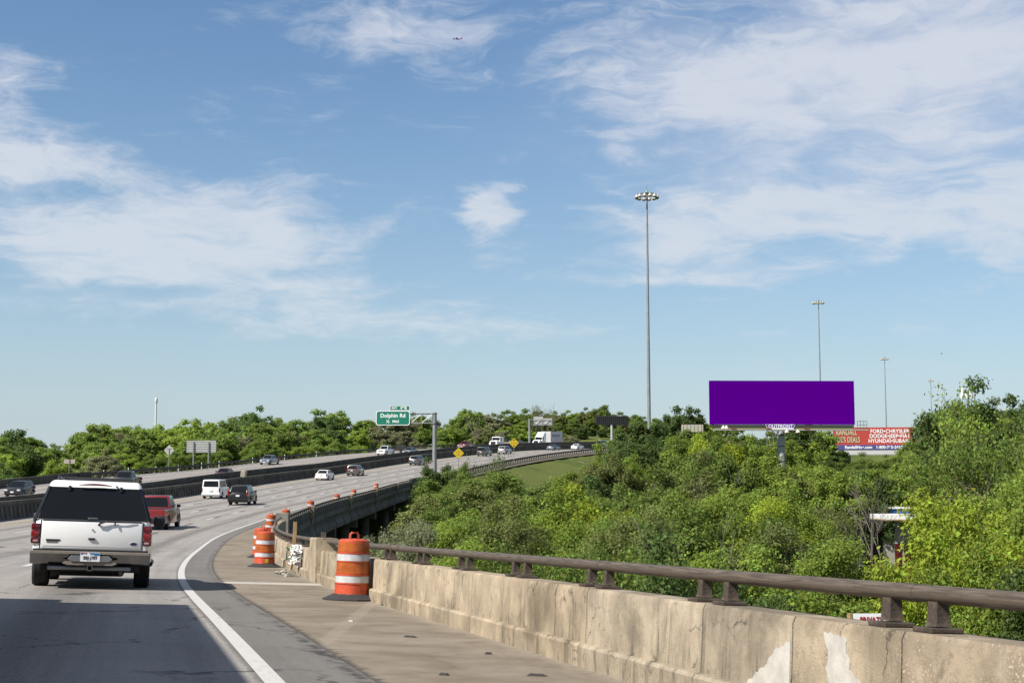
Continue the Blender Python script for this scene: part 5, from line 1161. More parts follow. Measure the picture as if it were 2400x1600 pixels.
# ------------------------------------------------------------------ traffic drums
drum_orange = M('drum_orange', L4(.72, .10, .035), .45, var=.22, vscale=7)
drum_dull = M('drum_reflective_orange', L4(.58, .135, .02), .35, var=.28, vscale=9)
drum_white = M('drum_reflective_white', L4(.74, .75, .76), .35, var=.14, vscale=9)
drum_base = M('drum_rubber_base', L4(.035, .035, .036), .85, var=.25, vscale=15, bump=.3)
sticker = M('yellow_sticker', L4(.75, .62, .02), .5)
def drum_r(z): return .285 - .038 * z / .95
def build_drum():
    parts = []
    def shell(z0, z1, grow_): return [(drum_r(z0) + grow_, z0), (drum_r(z1) + grow_, z1)]
    pr = [(.286, .07), (.296, .085), (.290, .10)]
    for (a, b_, g_) in ((.10, .255, .0), (.255, .268, .010), (.268, .275, .0), (.275, .385, -.004), (.385, .40, .008), (.40, .415, .010), (.415, .60, -.004), (.60, .615, .010), (.615, .73, -.004), (.73, .745, .008), (.745, .76, .010), (.76, .905, -.004)): pr += shell(a, b_, g_)
    pr += [(.247, .915), (.240, .945), (.215, .962), (.10, .972), (.02, .975)]
    parts.append(('barrel', MB().lathe(pr, 40), drum_orange, 30))
    for nm, a, b_, m in (('white_band', .275, .385, drum_white), ('orange_band', .418, .598, drum_dull), ('white_band', .618, .728, drum_white), ('orange_band', .762, .905, drum_dull)):
        parts.append((nm, MB().lathe([(drum_r(a) - .001, a), (drum_r(a) + .002, a + .003), (drum_r(b_) + .002, b_ - .003), (drum_r(b_) - .001, b_)], 40, cap=False), m, 30))
    base = []
    n = 28; lv = [(.47, 0), (.47, .022), (.43, .032), (.325, .085), (.30, .10)]
    parts.append(('rubber_base', MB().lathe(lv, 10), drum_base, 20))
    hd = MB().tube([(-.075, 0, .955), (-.07, 0, 1.04), (-.045, 0, 1.065), (.045, 0, 1.065), (.07, 0, 1.04), (.075, 0, .955)], .021, 8)
    parts.append(('handle', hd, drum_orange, 40))
    return [(nm, mb.mesh(nm), m, a) for nm, mb, m, a in parts]
DR = build_drum()
for nm, me, m, a in DR:
    me.materials.append(m); me.polygons.foreach_set('use_smooth', [True] * len(me.polygons)); me.set_sharp_from_angle(angle=rad(a))
def drum(s, o, label, rot=0.0, stick=None, tilt=0.0):
    m = rframe(s, o, .006) @ Matrix.Rotation(rot, 4, 'Z') @ Matrix.Rotation(tilt, 4, 'Y'); t = empty('traffic_drum', m); tag(t, label, 'traffic drum', 'orange traffic drums along the right shoulder')
    for nm, me, mt, a in DR: link(nm, me, t)
    if stick is not None:
        mb = MB(); cs = []
        for k in range(5):
            q = stick - .17 + .34 * k / 4
            for z in (.125, .225): cs.append((math.cos(q) * (drum_r(z) + .002), math.sin(q) * (drum_r(z) + .002), z))
        mb.add(cs, [(2 * k, 2 * k + 2, 2 * k + 3, 2 * k + 1) for k in range(4)]); mb.build('sticker', sticker, t)
    return t
sA, oA = on_road(824, 1404); print('drum', sA, oA)
drum(sA, oA, 'nearest and largest orange and white traffic drum, by the wall', .35, rad(-42))
sA, oA = on_road(618, 1329)
drum(sA, oA, 'orange and white drum with a yellow sticker, second nearest, on the dusty joint', .2, rad(-90))
for (x, d, off, lab, ti) in ((611, 48, .95, 'drum directly behind the one with the yellow sticker', 0), (633, 79, .75, 'plain orange drum just left of the pale concrete end block', .05), (671, 88, .75, 'drum right behind the pale concrete end block', 0), (728, 108, .7, 'drum behind the slotted bridge parapet, third from its far end side', 0), (790, 128, .7, 'drum behind the slotted bridge parapet, left of the second wedge pilaster', 0), (829, 144, .7, 'drum behind the slotted bridge parapet above the second wedge pilaster', 0), (882, 166, .7, 'farthest small drum near the end of the bridge parapet', 0)):
    s_ = S_of_Y(d); off = min(np.arange(.35, 3, .02), key=lambda q: abs(proj(rd(s_, q))[0] - x)); drum(s_, off, lab, random.Random(x).uniform(0, 3), None, ti)

# ------------------------------------------------------------------ roadside memorial, rubble, litter
wood = M('raw_timber', L4(.50, .33, .15), .8, var=.3, vscale=9); petal = M('white_petals', L4(.82, .82, .80), .7); leafg = M('silk_leaves', L4(.03, .16, .05), .6); chunk_m = concrete('broken_pale_concrete', L4(.62, .57, .49), .2, 0)
sM = S_of_Y(34.2)
st = empty('wooden_stake', rframe(S_of_Y(36.3), -.02, 0)); tag(st, 'tall raw timber stake standing against the wall at the white flowers', 'stake')
MB().box(-.045, .045, -.03, .03, 0, 1.26).build('upright', wood, st, .004); 
rg = random.Random(5)
fl = empty('flower_bunch', rframe(sM - .1, .05, 0)); tag(fl, 'bunch of white artificial flowers with green leaves hung on the wall', 'flowers')
for k in range(85):
    c = Vector((rg.gauss(-.05, .05), rg.gauss(0, .13), rg.uniform(.24, .72))); mb = MB()
    for q in range(5):
        a = q * 1.256 + rg.random(); d = Vector((math.cos(a), math.sin(a) * .8, rg.uniform(-.4, .6))).normalized(); r_p = rg.uniform(.05, .09); n = d.orthogonal().normalized() * r_p * .45
        mb.add([c, c + d * r_p * .6 + n, c + d * r_p, c + d * r_p * .6 - n], [(0, 1, 2, 3)])
    mb.build('flower', petal, fl)
for k in range(14):
    c = Vector((rg.gauss(-.05, .07), rg.gauss(0, .18), rg.uniform(.25, .75))); d = Vector((rg.gauss(0, 1), rg.gauss(0, 1), rg.gauss(0, .6))).normalized() * .13; n = d.orthogonal().normalized() * .03
    MB().add([c, c + d * .5 + n, c + d, c + d * .5 - n], [(0, 1, 2, 3)]).build('leaf', leafg, fl)
bd = empty('leaning_board', rframe(sM - .4, .22, 0.02)); tag(bd, 'splintered board leaning low against the wall below the white flowers', 'board')
MB().box(-.02, .02, -.55, .45, 0, .09, Matrix.Rotation(rad(-28), 4, 'X')).build('plank', wood, bd, .004)
for k in range(13):
    sz = rg.uniform(.03, .13); pts = [Vector((rg.gauss(0, 1), rg.gauss(0, 1), rg.gauss(0, .7))).normalized() * sz * rg.uniform(.7, 1.1) for _ in range(9)]
    bmq = bmesh.new(); [bmq.verts.new(p) for p in pts]; bmesh.ops.convex_hull(bmq, input=bmq.verts); me = bpy.data.meshes.new('concrete_chunk'); bmq.to_mesh(me); bmq.free(); me.materials.append(chunk_m)
    o = link('concrete_chunk', me); o.matrix_world = rframe(sM + rg.uniform(-1.2, .9), rg.uniform(.08, .5), sz * .35 + .01)
    tag(o, 'broken pale concrete lump in the rubble below the white flowers', 'rubble', 'rubble lumps at the broken wall')
dark_bit = M('dark_litter', L4(.05, .045, .04), .9)
for k, (x, y) in enumerate([(826, 1458), (905, 1418), (938, 1423), (1080, 1466), (1150, 1536), (1040, 1590), (960, 1490), (835, 1392), (866, 1385), (1260, 1590)]):
    s_, o_ = on_road(x, y); mb = MB(); L_ = rg.uniform(.03, .11); mb.hexa([(-L_, -.02, 0), (L_ * .6, -.03, 0), (L_, .015, 0), (-L_ * .8, .02, 0)], [(-L_ * .7, -.01, .018), (L_ * .4, -.015, .02), (L_ * .6, .008, .012), (-L_ * .5, .01, .02)])
    o = mb.build('litter_scrap', dark_bit if k else M('pale_litter', L4(.6, .58, .54), .8)); o.matrix_world = rframe(s_, o_, .005) @ Matrix.Rotation(rg.uniform(-.5, .5), 4, 'Z')
    tag(o, 'small scrap of litter lying on the tan shoulder' if k else 'thin pale strip of litter lying on the tan shoulder', 'litter', 'litter scraps on the shoulder' if k else None)

# ------------------------------------------------------------------ high-mast lights
lum_m = M('luminaire_cream', L4(.72, .68, .56), .4); lum_lens = M('luminaire_lens', L4(.10, .10, .09), .2)
LUM = MB().lathe([(.02, .62), (.10, .60), (.13, .50), (.17, .42), (.30, .22), (.36, .10), (.36, 0)], 14).mesh('luminaire'); LUM.materials.append(lum_m); LUM.polygons.foreach_set('use_smooth', [True] * len(LUM.polygons))
LENS = MB().lathe([(.34, .02), (.30, -.10), (.12, -.16)], 14).mesh('lens'); LENS.materials.append(lum_lens)
def high_mast(x, ytop, d, label, zfoot=None):
    top = P(x, ytop, d); g = gz(top.x, top.y) - .3; H = top.z - g
    t = empty('high_mast_light', Matrix.Translation((top.x, top.y, g))); tag(t, label, 'light mast', 'high-mast lights')
    seg = 4; smooth_obj(MB().lathe([(.34, 0), (.30, H * .3), (.22, H * .65), (.14, H)], 16).build('mast', mast_steel, t), 40)
    MB().lathe([(.20, H - 1.4), (.22, H - 1.3), (.22, H - 1.0), (.20, H - .9)], 12).build('collar', galv_dark, t)
    rp = [(1.75 * math.cos(q), 1.75 * math.sin(q), H - .35) for q in np.linspace(0, 2 * math.pi, 25)]; MB().tube(rp, .05, 6).build('ring', galv_dark, t)
    MB().tube([(0, 0, H), (0, 0, H + 1.3)], [.05, .015], 6).build('lightning_rod', galv_dark, t); MB().lathe([(.28, H - .1), (.30, H + .1), (.12, H + .45)], 12).build('head', mast_steel, t)
    for k in range(12):
        q = 2 * math.pi * k / 12 + .2; c = Vector((1.85 * math.cos(q), 1.85 * math.sin(q), H - .95)); a = MB().tube([(.2 * math.cos(q), .2 * math.sin(q), H - .15), (c.x * .95, c.y * .95, H - .3)], .035, 5).build('arm', galv_dark, t)
        l = link('luminaire', LUM, t); l.location = c; e = link('lens', LENS, l)
high_mast(1516, 452, 250, 'tallest, nearest high-mast light left of the purple billboard')
high_mast(1918, 705, 500, 'high-mast light rising behind the purple billboard')
high_mast(2073, 838, 720, 'slim high-mast light right of the purple billboard')
high_mast(2181, 890, 960, 'faint far high-mast light, second from the right')
high_mast(2213, 911, 1180, 'faintest, farthest high-mast light at the right')

# ------------------------------------------------------------------ billboards
def board_frame(x0, x1, ytop, ybot, d, yaw=0.0):
    c = P((x0 + x1) / 2, (ytop + ybot) / 2, d); wdt = (x1 - x0) / F * d; hgt = (P(0, ytop, d) - P(0, ybot, d)).z
    return c, wdt, hgt, Matrix.Translation(c) @ Matrix.Rotation(yaw, 4, 'Z')
purple = M('purple_vinyl', L4(.122, .0, .335), 1.0, spec=0.0); grey_steel = M('billboard_steel', L4(.62, .63, .62), .6, .3, var=.12); dark_back = M('billboard_dark_frame', L4(.02, .022, .024), .6)
c, wd, hg, m = board_frame(1661, 2004, 892, 994.5, 142, rad(2.2))
bb = empty('billboard', m); tag(bb, 'large plain purple billboard on a grey column above the trees', 'billboard')
MB().box(-wd / 2, wd / 2, -.06, .06, -hg / 2, hg / 2).build('face', purple, bb); MB().box(-wd / 2 + .15, wd / 2 - .15, .07, .55, -hg / 2 + .2, hg / 2 - .2).build('backing', dark_back, bb)
MB().box(-wd / 2 + .3, wd / 2 - .1, -.02, .35, -hg / 2 - .34, -hg / 2 - .02).build('skirt', M('skirt_dark', L4(.05, .055, .04), .7), bb)
MB().box(-wd / 2 + .25, wd / 2 + 1.0, -1.15, -.35, -hg / 2 - .62, -hg / 2 - .50).build('catwalk', M('catwalk_pale', L4(.55, .53, .48), .6, var=.15), bb)
MB().box(-wd / 2 + .5, wd / 2 - .3, -.34, -.28, -hg / 2 - .48, -hg / 2 - .36).build('catwalk_rail', M('catwalk_green', L4(.26, .27, .10), .7), bb)
nm = MB().prism([(-1.55, .23), (1.45, .23), (1.25, -.25), (-1.35, -.25)], 'y', -.45, -.40).build('name_plate', M('plate_purple_white', L4(.72, .72, .74), .5), bb); nm.location = (-.25, 0, -hg / 2 - .22)
MB().prism([(-1.52, .21), (1.40, .21), (1.24, -.12), (-1.36, -.12)], 'y', -.458, -.452).build('name_ground', M('plate_violet', L4(.12, .05, .38), .5), nm)
text('OUTFRONT', .44, plate_white, nm, Matrix.Translation((-.03, -.465, .03)) @ FACE, .003, .008, sx=1.0)
for k, x in enumerate((-6.2, -5.9, .1, 1.2)):
    lm = smooth_obj(MB().lathe([(.05, .32), (.12, .26), (.26, 0)], 12).build('floodlight', lum_m, bb)); lm.location = (x, -1.5, -hg / 2 - (.48 if k < 2 else .85)); 
for x in (-5.4, -1.9, 1.9): MB().box(x, x + .55, -1.2, -.3, -hg / 2 - .50, -hg / 2 - .40).build('rust_plate', M('rusty_plate', L4(.35, .14, .05), .8), bb)
zg = gz(c.x, c.y) - c.z - .5
col = MB().lathe([(.36, zg), (.36, -hg / 2 - .62)], 24, Matrix.Translation((-.05, .45, 0))).build('column', grey_steel, bb); smooth_obj(col, 40)
for z in (-hg / 2 - 1.05, -hg / 2 - 2.15): smooth_obj(MB().lathe([(.375, z - .05), (.375, z + .05)], 24, Matrix.Translation((-.05, .45, 0))).build('column_ring', galv_dark, bb), 40)
lad = MB(); 
for x in (-.75, -.55): lad.tube([(x, .1, zg + 2), (x, .1, -hg / 2 - .5)], .025, 5)
for z in np.arange(zg + 2, -hg / 2 - .6, .4): lad.tube([(-.75, .1, z), (-.55, .1, z)], .015, 4)
lad.build('ladder', galv_dark, bb)
lad2 = MB(); [lad2.tube([(x, -.8, -hg / 2 - 2.1), (x, -.8, -hg / 2 - .6)], .03, 5) for x in (-1.75, -1.1)]; lad2.tube([(-1.75, -.8, -hg / 2 - 2.1), (-1.1, -.8, -hg / 2 - 2.1)], .04, 5); lad2.build('hanging_frame', galv, bb)
gr = MB()
for x in (0, .32, .64, .95): gr.tube([(wd / 2 + .1 + x, -.6, -hg / 2 - .5), (wd / 2 + .1 + x, -.6, -hg / 2 + .35)], .022, 4)
for z in (-.35, -.05, .32): gr.tube([(wd / 2 + .1, -.6, -hg / 2 + z), (wd / 2 + 1.05, -.6, -hg / 2 + z)], .022, 4)
gr.build('end_guard', M('guard_dark', L4(.06, .06, .08), .6), bb)

# car-dealer billboard
c, wd, hg, m = board_frame(1955, 2139, 1001, 1064, 215, rad(-4)); px = wd / 184.0
ad = empty('billboard', m); tag(ad, 'red billboard with white car-maker names and a blue phone number strip', 'billboard')
red_v = M('ad_red', L4(.66, .075, .055), .6); blue_v = M('ad_blue', L4(.085, .10, .36), .6); cream = M('ad_cream', L4(.85, .80, .48), .6); wh = M('ad_white', L4(.84, .84, .84), .6)
MB().box(-wd / 2, wd / 2, .01, .4, -hg / 2 + 10 * px, hg / 2).build('backing', dark_back, ad)
z1 = hg / 2 - 41 * px; z2 = hg / 2 - 52 * px
MB().box(-wd / 2, wd / 2, -.05, .008, z1, hg / 2).build('red_face', red_v, ad); MB().box(-wd / 2, wd / 2, -.05, .008, z2, z1 - .004).build('blue_strip', blue_v, ad); MB().box(-wd / 2 + .2, wd / 2 - .3, -.03, .05, -hg / 2, z2 - .1).build('white_skirt', M('skirt_white', L4(.70, .70, .69), .6, var=.1), ad)
MB().box(-wd / 2 - .2, wd / 2 - .2, -.9, -.05, -hg / 2 - .15, -hg / 2 - .06).build('catwalk', grey_steel, ad)
burst = M('ad_orange', L4(.72, .20, .075), .6); bz = hg / 2 - 26 * px
for k in range(9):
    a = rad(115 + k * 17); q = .055; R_ = 14 * px; cx_ = -wd / 2 + 16 * px
    pts = [(cx_ + 3 * px * math.cos(a), bz + 3 * px * math.sin(a)), (cx_ + R_ * math.cos(a - q), bz + R_ * math.sin(a - q)), (cx_ + R_ * math.cos(a + q), bz + R_ * math.sin(a + q))]
    pts = [(max(-wd / 2 + .03, min(wd / 2, p[0])), max(z1 + .02, min(hg / 2 - .02, p[1]))) for p in pts]; MB().prism(pts, 'y', -.062, -.052).build('sunray', burst, ad)
def adtext(b, x, z, size, mat, al='CENTER', sx=1.0, bold=.02): text(b, size, mat, ad, Matrix.Translation((x, -.075, z)) @ FACE, .006, bold, align=al, sx=sx)
adtext('RANDALL', -wd / 2 + 31 * px, hg / 2 - 13 * px, 17 * px, M('ad_black', L4(.02, .02, .02), .6), sx=.62, bold=.05); adtext("NOE'S DEALS", -wd / 2 + 31 * px, hg / 2 - 30 * px, 18 * px, M('ad_black', L4(.02, .02, .02), .6), sx=.55, bold=.05)
for o in [o for o in bpy.data.objects if o.parent == ad and o.name.startswith('lettering')]: o.location.y += .01
adtext('RANDALL', -wd / 2 + 30.4 * px, hg / 2 - 12.5 * px, 17 * px, cream, sx=.62); adtext("NOE'S DEALS", -wd / 2 + 30.4 * px, hg / 2 - 29.5 * px, 18 * px, cream, sx=.55)
for k, s_ in enumerate(('FORD\u2022CHRYSLER', 'DODGE\u2022JEEP\u2022FIAT', 'HYUNDAI\u2022SUBARU')): adtext(s_, wd / 2 - 54 * px + k * 0, hg / 2 - (9.5 + 11.3 * k) * px, 12.2 * px, wh, sx=.92)
adtext('RandallNoe.com   1-800-765-2410', 0, (z1 + z2) / 2, 9.2 * px, wh, sx=.98)
for x in (-wd * .3, wd * .3):
    zg = gz(c.x + x, c.y) - c.z - .5; MB().tube([(x, .3, zg), (x, .3, -hg / 2)], .18, 8).build('leg', galv_dark, ad)

# dark billboard seen from behind, far up the road
c, wd, hg, m = board_frame(1395.5, 1472, 974.5, 996, 331, rad(6))
db = empty('billboard', m); tag(db, 'far billboard showing a dark lattice back on a grey post', 'billboard')
MB().box(-wd / 2, wd / 2, -.1, .1, -hg / 2, hg / 2).build('panel', dark_back, db)
for k in range(16): x = -wd / 2 + wd * (k + .5) / 16; MB().box(x - .03, x + .03, -.18, -.1, -hg / 2, hg / 2).build('rib', M('lattice_grey', L4(.05, .052, .055), .6), db)
for k in range(4): z = -hg / 2 + hg * (k + .5) / 4; MB().box(-wd / 2, wd / 2, -.24, -.185, z - .03, z + .03).build('rib', M('lattice_grey', L4(.05, .052, .055), .6), db)
zg = gz(c.x, c.y) - c.z - .3; smooth_obj(MB().lathe([(.34, zg), (.30, -hg / 2)], 16).build('column', grey_steel, db), 40); MB().box(wd / 2, wd / 2 + 1.9, -.4, .1, -hg / 2 - .35, -hg / 2 - .27).build('catwalk', grey_steel, db)

def sign_posts(parent, posts, zb, zt, r=.05, mat=None):
    for (x, y) in posts: MB().tube([(x, y, zb), (x, y, zt)], r, 8).build('post', mat or galv, parent)
# white backs of far signs on a cantilever
al_back = M('sign_back_aluminium', L4(.66, .66, .64), .5, .2, var=.08, vscale=1)
c = P(1241, 985, 352); g = gz(c.x, c.y)
cs = empty('cantilever_sign', Matrix.Translation((c.x, c.y, g))); tag(cs, 'far pair of pale sign backs on a grey cantilever pole above the white lorry', 'road sign'); hh = c.z - g
smooth_obj(MB().lathe([(.32, -.5), (.26, hh + .4)], 14).build('pole', mast_steel, cs), 40)
for z in (hh - .9, hh + .15): MB().tube([(0, 0, z), (5.8, 0, z)], .07, 6).build('truss_chord', galv, cs)
for k in range(5): MB().tube([(.4 + k * 1.1, 0, hh - .9 if k % 2 else hh + .15), (1.5 + k * 1.1, 0, hh + .15 if k % 2 else hh - .9)], .05, 5).build('truss_web', galv, cs)
MB().box(1.0, 3.35, .2, .28, hh - 1.3, hh + 1.0).build('panel', al_back, cs); MB().box(3.4, 5.6, .2, .28, hh - 1.2, hh + .55).build('panel', al_back, cs)
c, wd, hg, m = board_frame(1597, 1648, 994.5, 1012, 300)
wb_ = empty('billboard', m); tag(wb_, 'small cream billboard back half hidden in trees left of the purple billboard', 'billboard'); MB().box(-wd / 2, wd / 2, -.05, .05, -hg / 2, hg / 2).build('panel', M('cream_panel', L4(.62, .58, .48), .6, var=.12), wb_)
for k in range(6): x = -wd / 2 + wd * (k + .5) / 6; MB().box(x - .03, x + .03, -.12, -.05, -hg / 2 - .1, hg / 2).build('rib', galv, wb_)
zg = gz(c.x, c.y) - c.z; sign_posts(wb_, [(-wd * .3, .1), (wd * .3, .1)], zg - .3, -hg / 2, .15)

# ------------------------------------------------------------------ exit sign on its cantilever
dE = 214.0; pt = P(1019, 968, dE); g = gz(pt.x, pt.y); H = pt.z - g
ex = empty('exit_sign', Matrix.Translation((pt.x, pt.y, g)) @ Matrix.Rotation(rad(-2), 4, 'Z')); tag(ex, 'green overhead exit sign on a grey cantilever pole beside the highway', 'road sign')
u = dE / F; smooth_obj(MB().lathe([(.36, -.4), (.30, H)], 20).build('pole', mast_steel, ex), 40); MB().lathe([(.40, H - 3.0 * 0 - 26 * u), (.40, H - 23 * u)], 16).build('collar', galv_dark, ex); MB().lathe([(.36, H - 2 * u), (.30, H + .1)], 16).build('cap', galv_dark, ex)
X0, X1 = -(1019 - 963.5) * u, -.3; zt, zl = H - 1.5 * u, H - 23 * u
for z in (zt, zl):
    for y_ in (-.25, .25): MB().tube([(-(1019 - 900) * u, y_, z), (0, y_, z)], .075, 8).build('truss_chord', galv_dark if z == zt else galv, ex)
nseg = 2
for k in range(nseg + 1):
    x = X0 + (X1 - X0) * k / nseg; MB().tube([(x, -.25, zl), (x, -.25, zt)], .05, 6).build('truss_strut', galv, ex)
    if k < nseg: MB().tube([(x, -.25, zl), (X0 + (X1 - X0) * (k + 1) / nseg, -.25, zt)], .055, 6).build('truss_web', galv, ex)
green = M('sign_green', L4(.0, .24, .155), .45); sgw = M('sign_white', L4(.80, .80, .80), .45)
def rrect(w_, h_, r_, n=6):
    pts = []
    for (cx2, cz2, a0) in ((w_ / 2 - r_, h_ / 2 - r_, 0), (-w_ / 2 + r_, h_ / 2 - r_, 90), (-w_ / 2 + r_, -h_ / 2 + r_, 180), (w_ / 2 - r_, -h_ / 2 + r_, 270)):
        for k in range(n + 1): a = rad(a0 + 90 * k / n); pts.append((cx2 + r_ * math.cos(a), cz2 + r_ * math.sin(a)))
    return pts
cxs = -(1019 - 921.5) * u; czs = H + (968 - 979.5) * u; W_, H_ = 79.5 * u, 34 * u
pan = MB().prism(rrect(W_, H_, .35), 'y', -.50, -.45).build('panel', sgw, ex); pan.location = (cxs, 0, czs)
fg = MB().prism(rrect(W_ - .20, H_ - .20, .30), 'y', -.506, -.501).build('green_face', green, pan)
text('Dolphin Rd', .80, sgw, pan, Matrix.Translation((.0, -.512, .35)) @ FACE, .003, .022, sx=.98); text('\u00bc', .72, sgw, pan, Matrix.Translation((-.72, -.512, -.52)) @ FACE, .003, .015); text('MILE', .48, sgw, pan, Matrix.Translation((.42, -.512, -.52)) @ FACE, .003, .018, sx=1.0)
tab = MB().prism(rrect(47 * u, 11.2 * u, .06), 'y', -.50, -.45).build('exit_tab', sgw, ex); tab.location = (-(1019 - 937.5) * u, 0, H + (968 - 956.2) * u)
MB().prism(rrect(47 * u - .14, 11.2 * u - .12, .05), 'y', -.506, -.501).build('green_face', green, tab); text('EXIT', .40, sgw, tab, Matrix.Translation((-.82, -.512, 0)) @ FACE, .003, .014, sx=.95); text('49B', .56, sgw, tab, Matrix.Translation((.55, -.512, 0)) @ FACE, .003, .016, sx=1.1)

# ------------------------------------------------------------------ yellow diamonds, sign backs, delineators
yel = M('sign_yellow', L4(.80, .58, .005), .5); blk_s = M('sign_black', L4(.02, .02, .02), .5); fade = M('sign_faded_mark', L4(.55, .30, .01), .6)
def diamond(x, y, half_px, s_guess_x, off, label, marks):
    s_, _ = on_road(s_guess_x, off=off); f = rd(s_, off, 0); d = f.y; p = P(x, y, d); t = empty('warning_sign', Matrix.Translation((p.x, p.y, f.z - .4))); tag(t, label, 'road sign'); hz = p.z - f.z + .4; R_ = half_px / F * d
    MB().prism([(R_, 0), (0, R_), (-R_, 0), (0, -R_)], 'y', -.03, 0).build('panel', blk_s, t).location = (0, 0, hz); q = R_ - .05
    fc = MB().prism([(q, 0), (0, q), (-q, 0), (0, -q)], 'y', -.036, -.031).build('yellow_face', yel, t); fc.location = (0, 0, hz)
    for mk in marks: mk(fc, R_)
    MB().tube([(0, .05, 0), (0, .05, hz)], .045, 8).build('post', galv, t)
def dot(x, z, r_, m): return lambda t, R: MB().lathe([(r_ * R, 0), (r_ * R, .006)], 16, Matrix.Translation((x * R, -.037, z * R)) @ Matrix.Rotation(rad(90), 4, 'X')).build('mark', m, t)
def bar(x0, x1, z0, z1, m): return lambda t, R: MB().box(x0 * R, x1 * R, -.042, -.037, z0 * R, z1 * R).build('mark', m, t)
diamond(1074.5, 1061.5, 13.6, 1074.5, -.9, 'yellow diamond sign with faded marks, nearer of the two', [bar(-.5, -.28, .06, .22, fade), bar(.28, .52, .08, .24, fade), bar(-.14, .14, .10, .30, fade), bar(-.16, .18, -.16, .02, fade), bar(-.42, .42, -.42, -.30, fade), bar(-.22, .22, .42, .5, fade)])
diamond(1204.6, 1037.5, 12.2, 1204.6, -.9, 'yellow diamond sign with black dots, farther of the two', [dot(0, .52, .15, blk_s), dot(0, -.52, .15, blk_s), dot(-.38, 0, .17, fade), dot(.40, 0, .17, fade), bar(-.2, .2, -.06, .06, fade)])
def left_sign(x, ytop, ybot, off, label, kind, wpx):
    s_, _ = on_road(x, off=off); f = rd(s_, off, 0); d = f.y; g = gz(f.x, f.y); t = empty('road_sign', Matrix.Translation((f.x, f.y, g))); tag(t, label, 'road sign')
    z1 = P(x, ytop, d).z - g; z0 = P(x, ybot, d).z - g; w_ = wpx / F * d
    if kind == 'diamond':
        MB().prism([(w_ / 2, (z0 + z1) / 2), (0, z1), (-w_ / 2, (z0 + z1) / 2), (0, z0)], 'y', 0, .03).build('panel', al_back, t); MB().box(-.3, .3, -.04, -.002, (z0 + z1) / 2 + .2, (z0 + z1) / 2 + .26).build('brace', galv, t); sign_posts(t, [(0, -.05)], -.2, (z0 + z1) / 2 + .25)
    elif kind == 'wide':
        n = 4
        for k in range(n): MB().box(-w_ / 2 + w_ * k / n + .01, -w_ / 2 + w_ * (k + 1) / n - .01, 0, .03, z0, z1).build('panel', al_back, t)
        for k in range(5): z = z0 + (z1 - z0) * (k + .5) / 5; MB().box(-w_ / 2, w_ / 2, -.03, -.004, z - .03, z + .03).build('stringer', galv, t)
        for x_ in (-w_ * .26, w_ * .25): MB().box(x_ - .09, x_ + .09, -.22, -.04, -.3, z1 - .2).build('post', galv, t)
    else:
        MB().box(-w_ / 2, w_ / 2, 0, .03, z0, z1).build('panel', M('tan_sign_back', L4(.55, .49, .40), .6), t); sign_posts(t, [(0, -.05)], -.2, z1)
left_sign(395, 1041.5, 1068, 43.5, 'pale back of a diamond road sign beyond the oncoming lanes', 'diamond', 24.5)
left_sign(469.5, 1032, 1060, 44, 'wide pale back of a panelled road sign on two posts, beyond the oncoming lanes', 'wide', 69)
left_sign(161, 1076, 1086, 43, 'small tan back of a narrow road sign at the left', 'narrow', 26)
DEL = MB().box(-.05, .05, -.02, .02, 0, 1.25).mesh('delineator'); DEL.materials.append(M('delineator_white', L4(.66, .65, .62), .6))
for k, x in enumerate((238, 301, 361, 417, 471, 514, 592, 668, 740)):
    s_, _ = on_road(x, off=42.6); o = link('delineator', DEL); o.matrix_world = rframe(s_, 42.6, -.2) @ Matrix.Rotation(random.Random(k).uniform(-.12, .25) if k < 3 else .03, 4, 'Y'); tag(o, 'thin white marker post behind the left guardrail', 'marker post', 'white marker posts along the left guardrail')

# ------------------------------------------------------------------ white tower, cell mast, fuel station, private sign
dT = 1500; p = P(367, 905, dT); tw = empty('tower', Matrix.Translation((p.x, p.y, 0))); tag(tw, 'slim white tower with a needle rising beyond the wood at the left', 'tower'); Zt = p.z; uT = dT / F; twm = M('tower_white', L4(.60, .60, .60), .6)
T0 = gz(p.x, p.y) - 1
smooth_obj(MB().lathe([(2.2 * uT, T0), (2.2 * uT, Zt - 70 * uT), (2.0 * uT, Zt - 38 * uT)], 20).build('shaft', twm, tw), 40)
smooth_obj(MB().lathe([(2.4 * uT, Zt - 40 * uT), (3.4 * uT, Zt - 37 * uT), (3.4 * uT, Zt - 31 * uT), (3.0 * uT, Zt - 28.5 * uT), (1.6 * uT, Zt - 27.5 * uT), (1.2 * uT, Zt - 25 * uT)], 20).build('pod', twm, tw), 40); MB().tube([(0, 0, Zt - 26 * uT), (0, 0, Zt)], [.8 * uT, .25 * uT], 8).build('needle', twm, tw)
dC = 240; p = P(2268, 922, dC); cm = empty('cell_mast', Matrix.Translation((p.x, p.y, gz(p.x, p.y) - .3))); tag(cm, 'cell phone mast with white antenna panels above the trees at the right', 'mast'); hC = p.z - cm.matrix_world.translation.z; smooth_obj(MB().lathe([(.35, 0), (.22, hC + .6)], 12).build('pole', galv, cm), 40)
for k in range(9):
    q = 2 * math.pi * k / 9; o = MB().box(-.16, .16, -.1, .1, -.85, .85).build('antenna', M('antenna_white', L4(.8, .8, .8), .5), cm, .02); o.location = (1.05 * math.cos(q), 1.05 * math.sin(q), hC); o.rotation_euler = (0, 0, q + rad(90))
MB().tube([(1.0 * math.cos(q), 1.0 * math.sin(q), hC - .5) for q in np.linspace(0, 6.283, 16)], .05, 5).build('ring', galv, cm)
for k in range(3): q = k * 2.09; MB().tube([(0, 0, hC - .5), (1.0 * math.cos(q), 1.0 * math.sin(q), hC - .5)], .04, 5).build('strut', galv, cm)

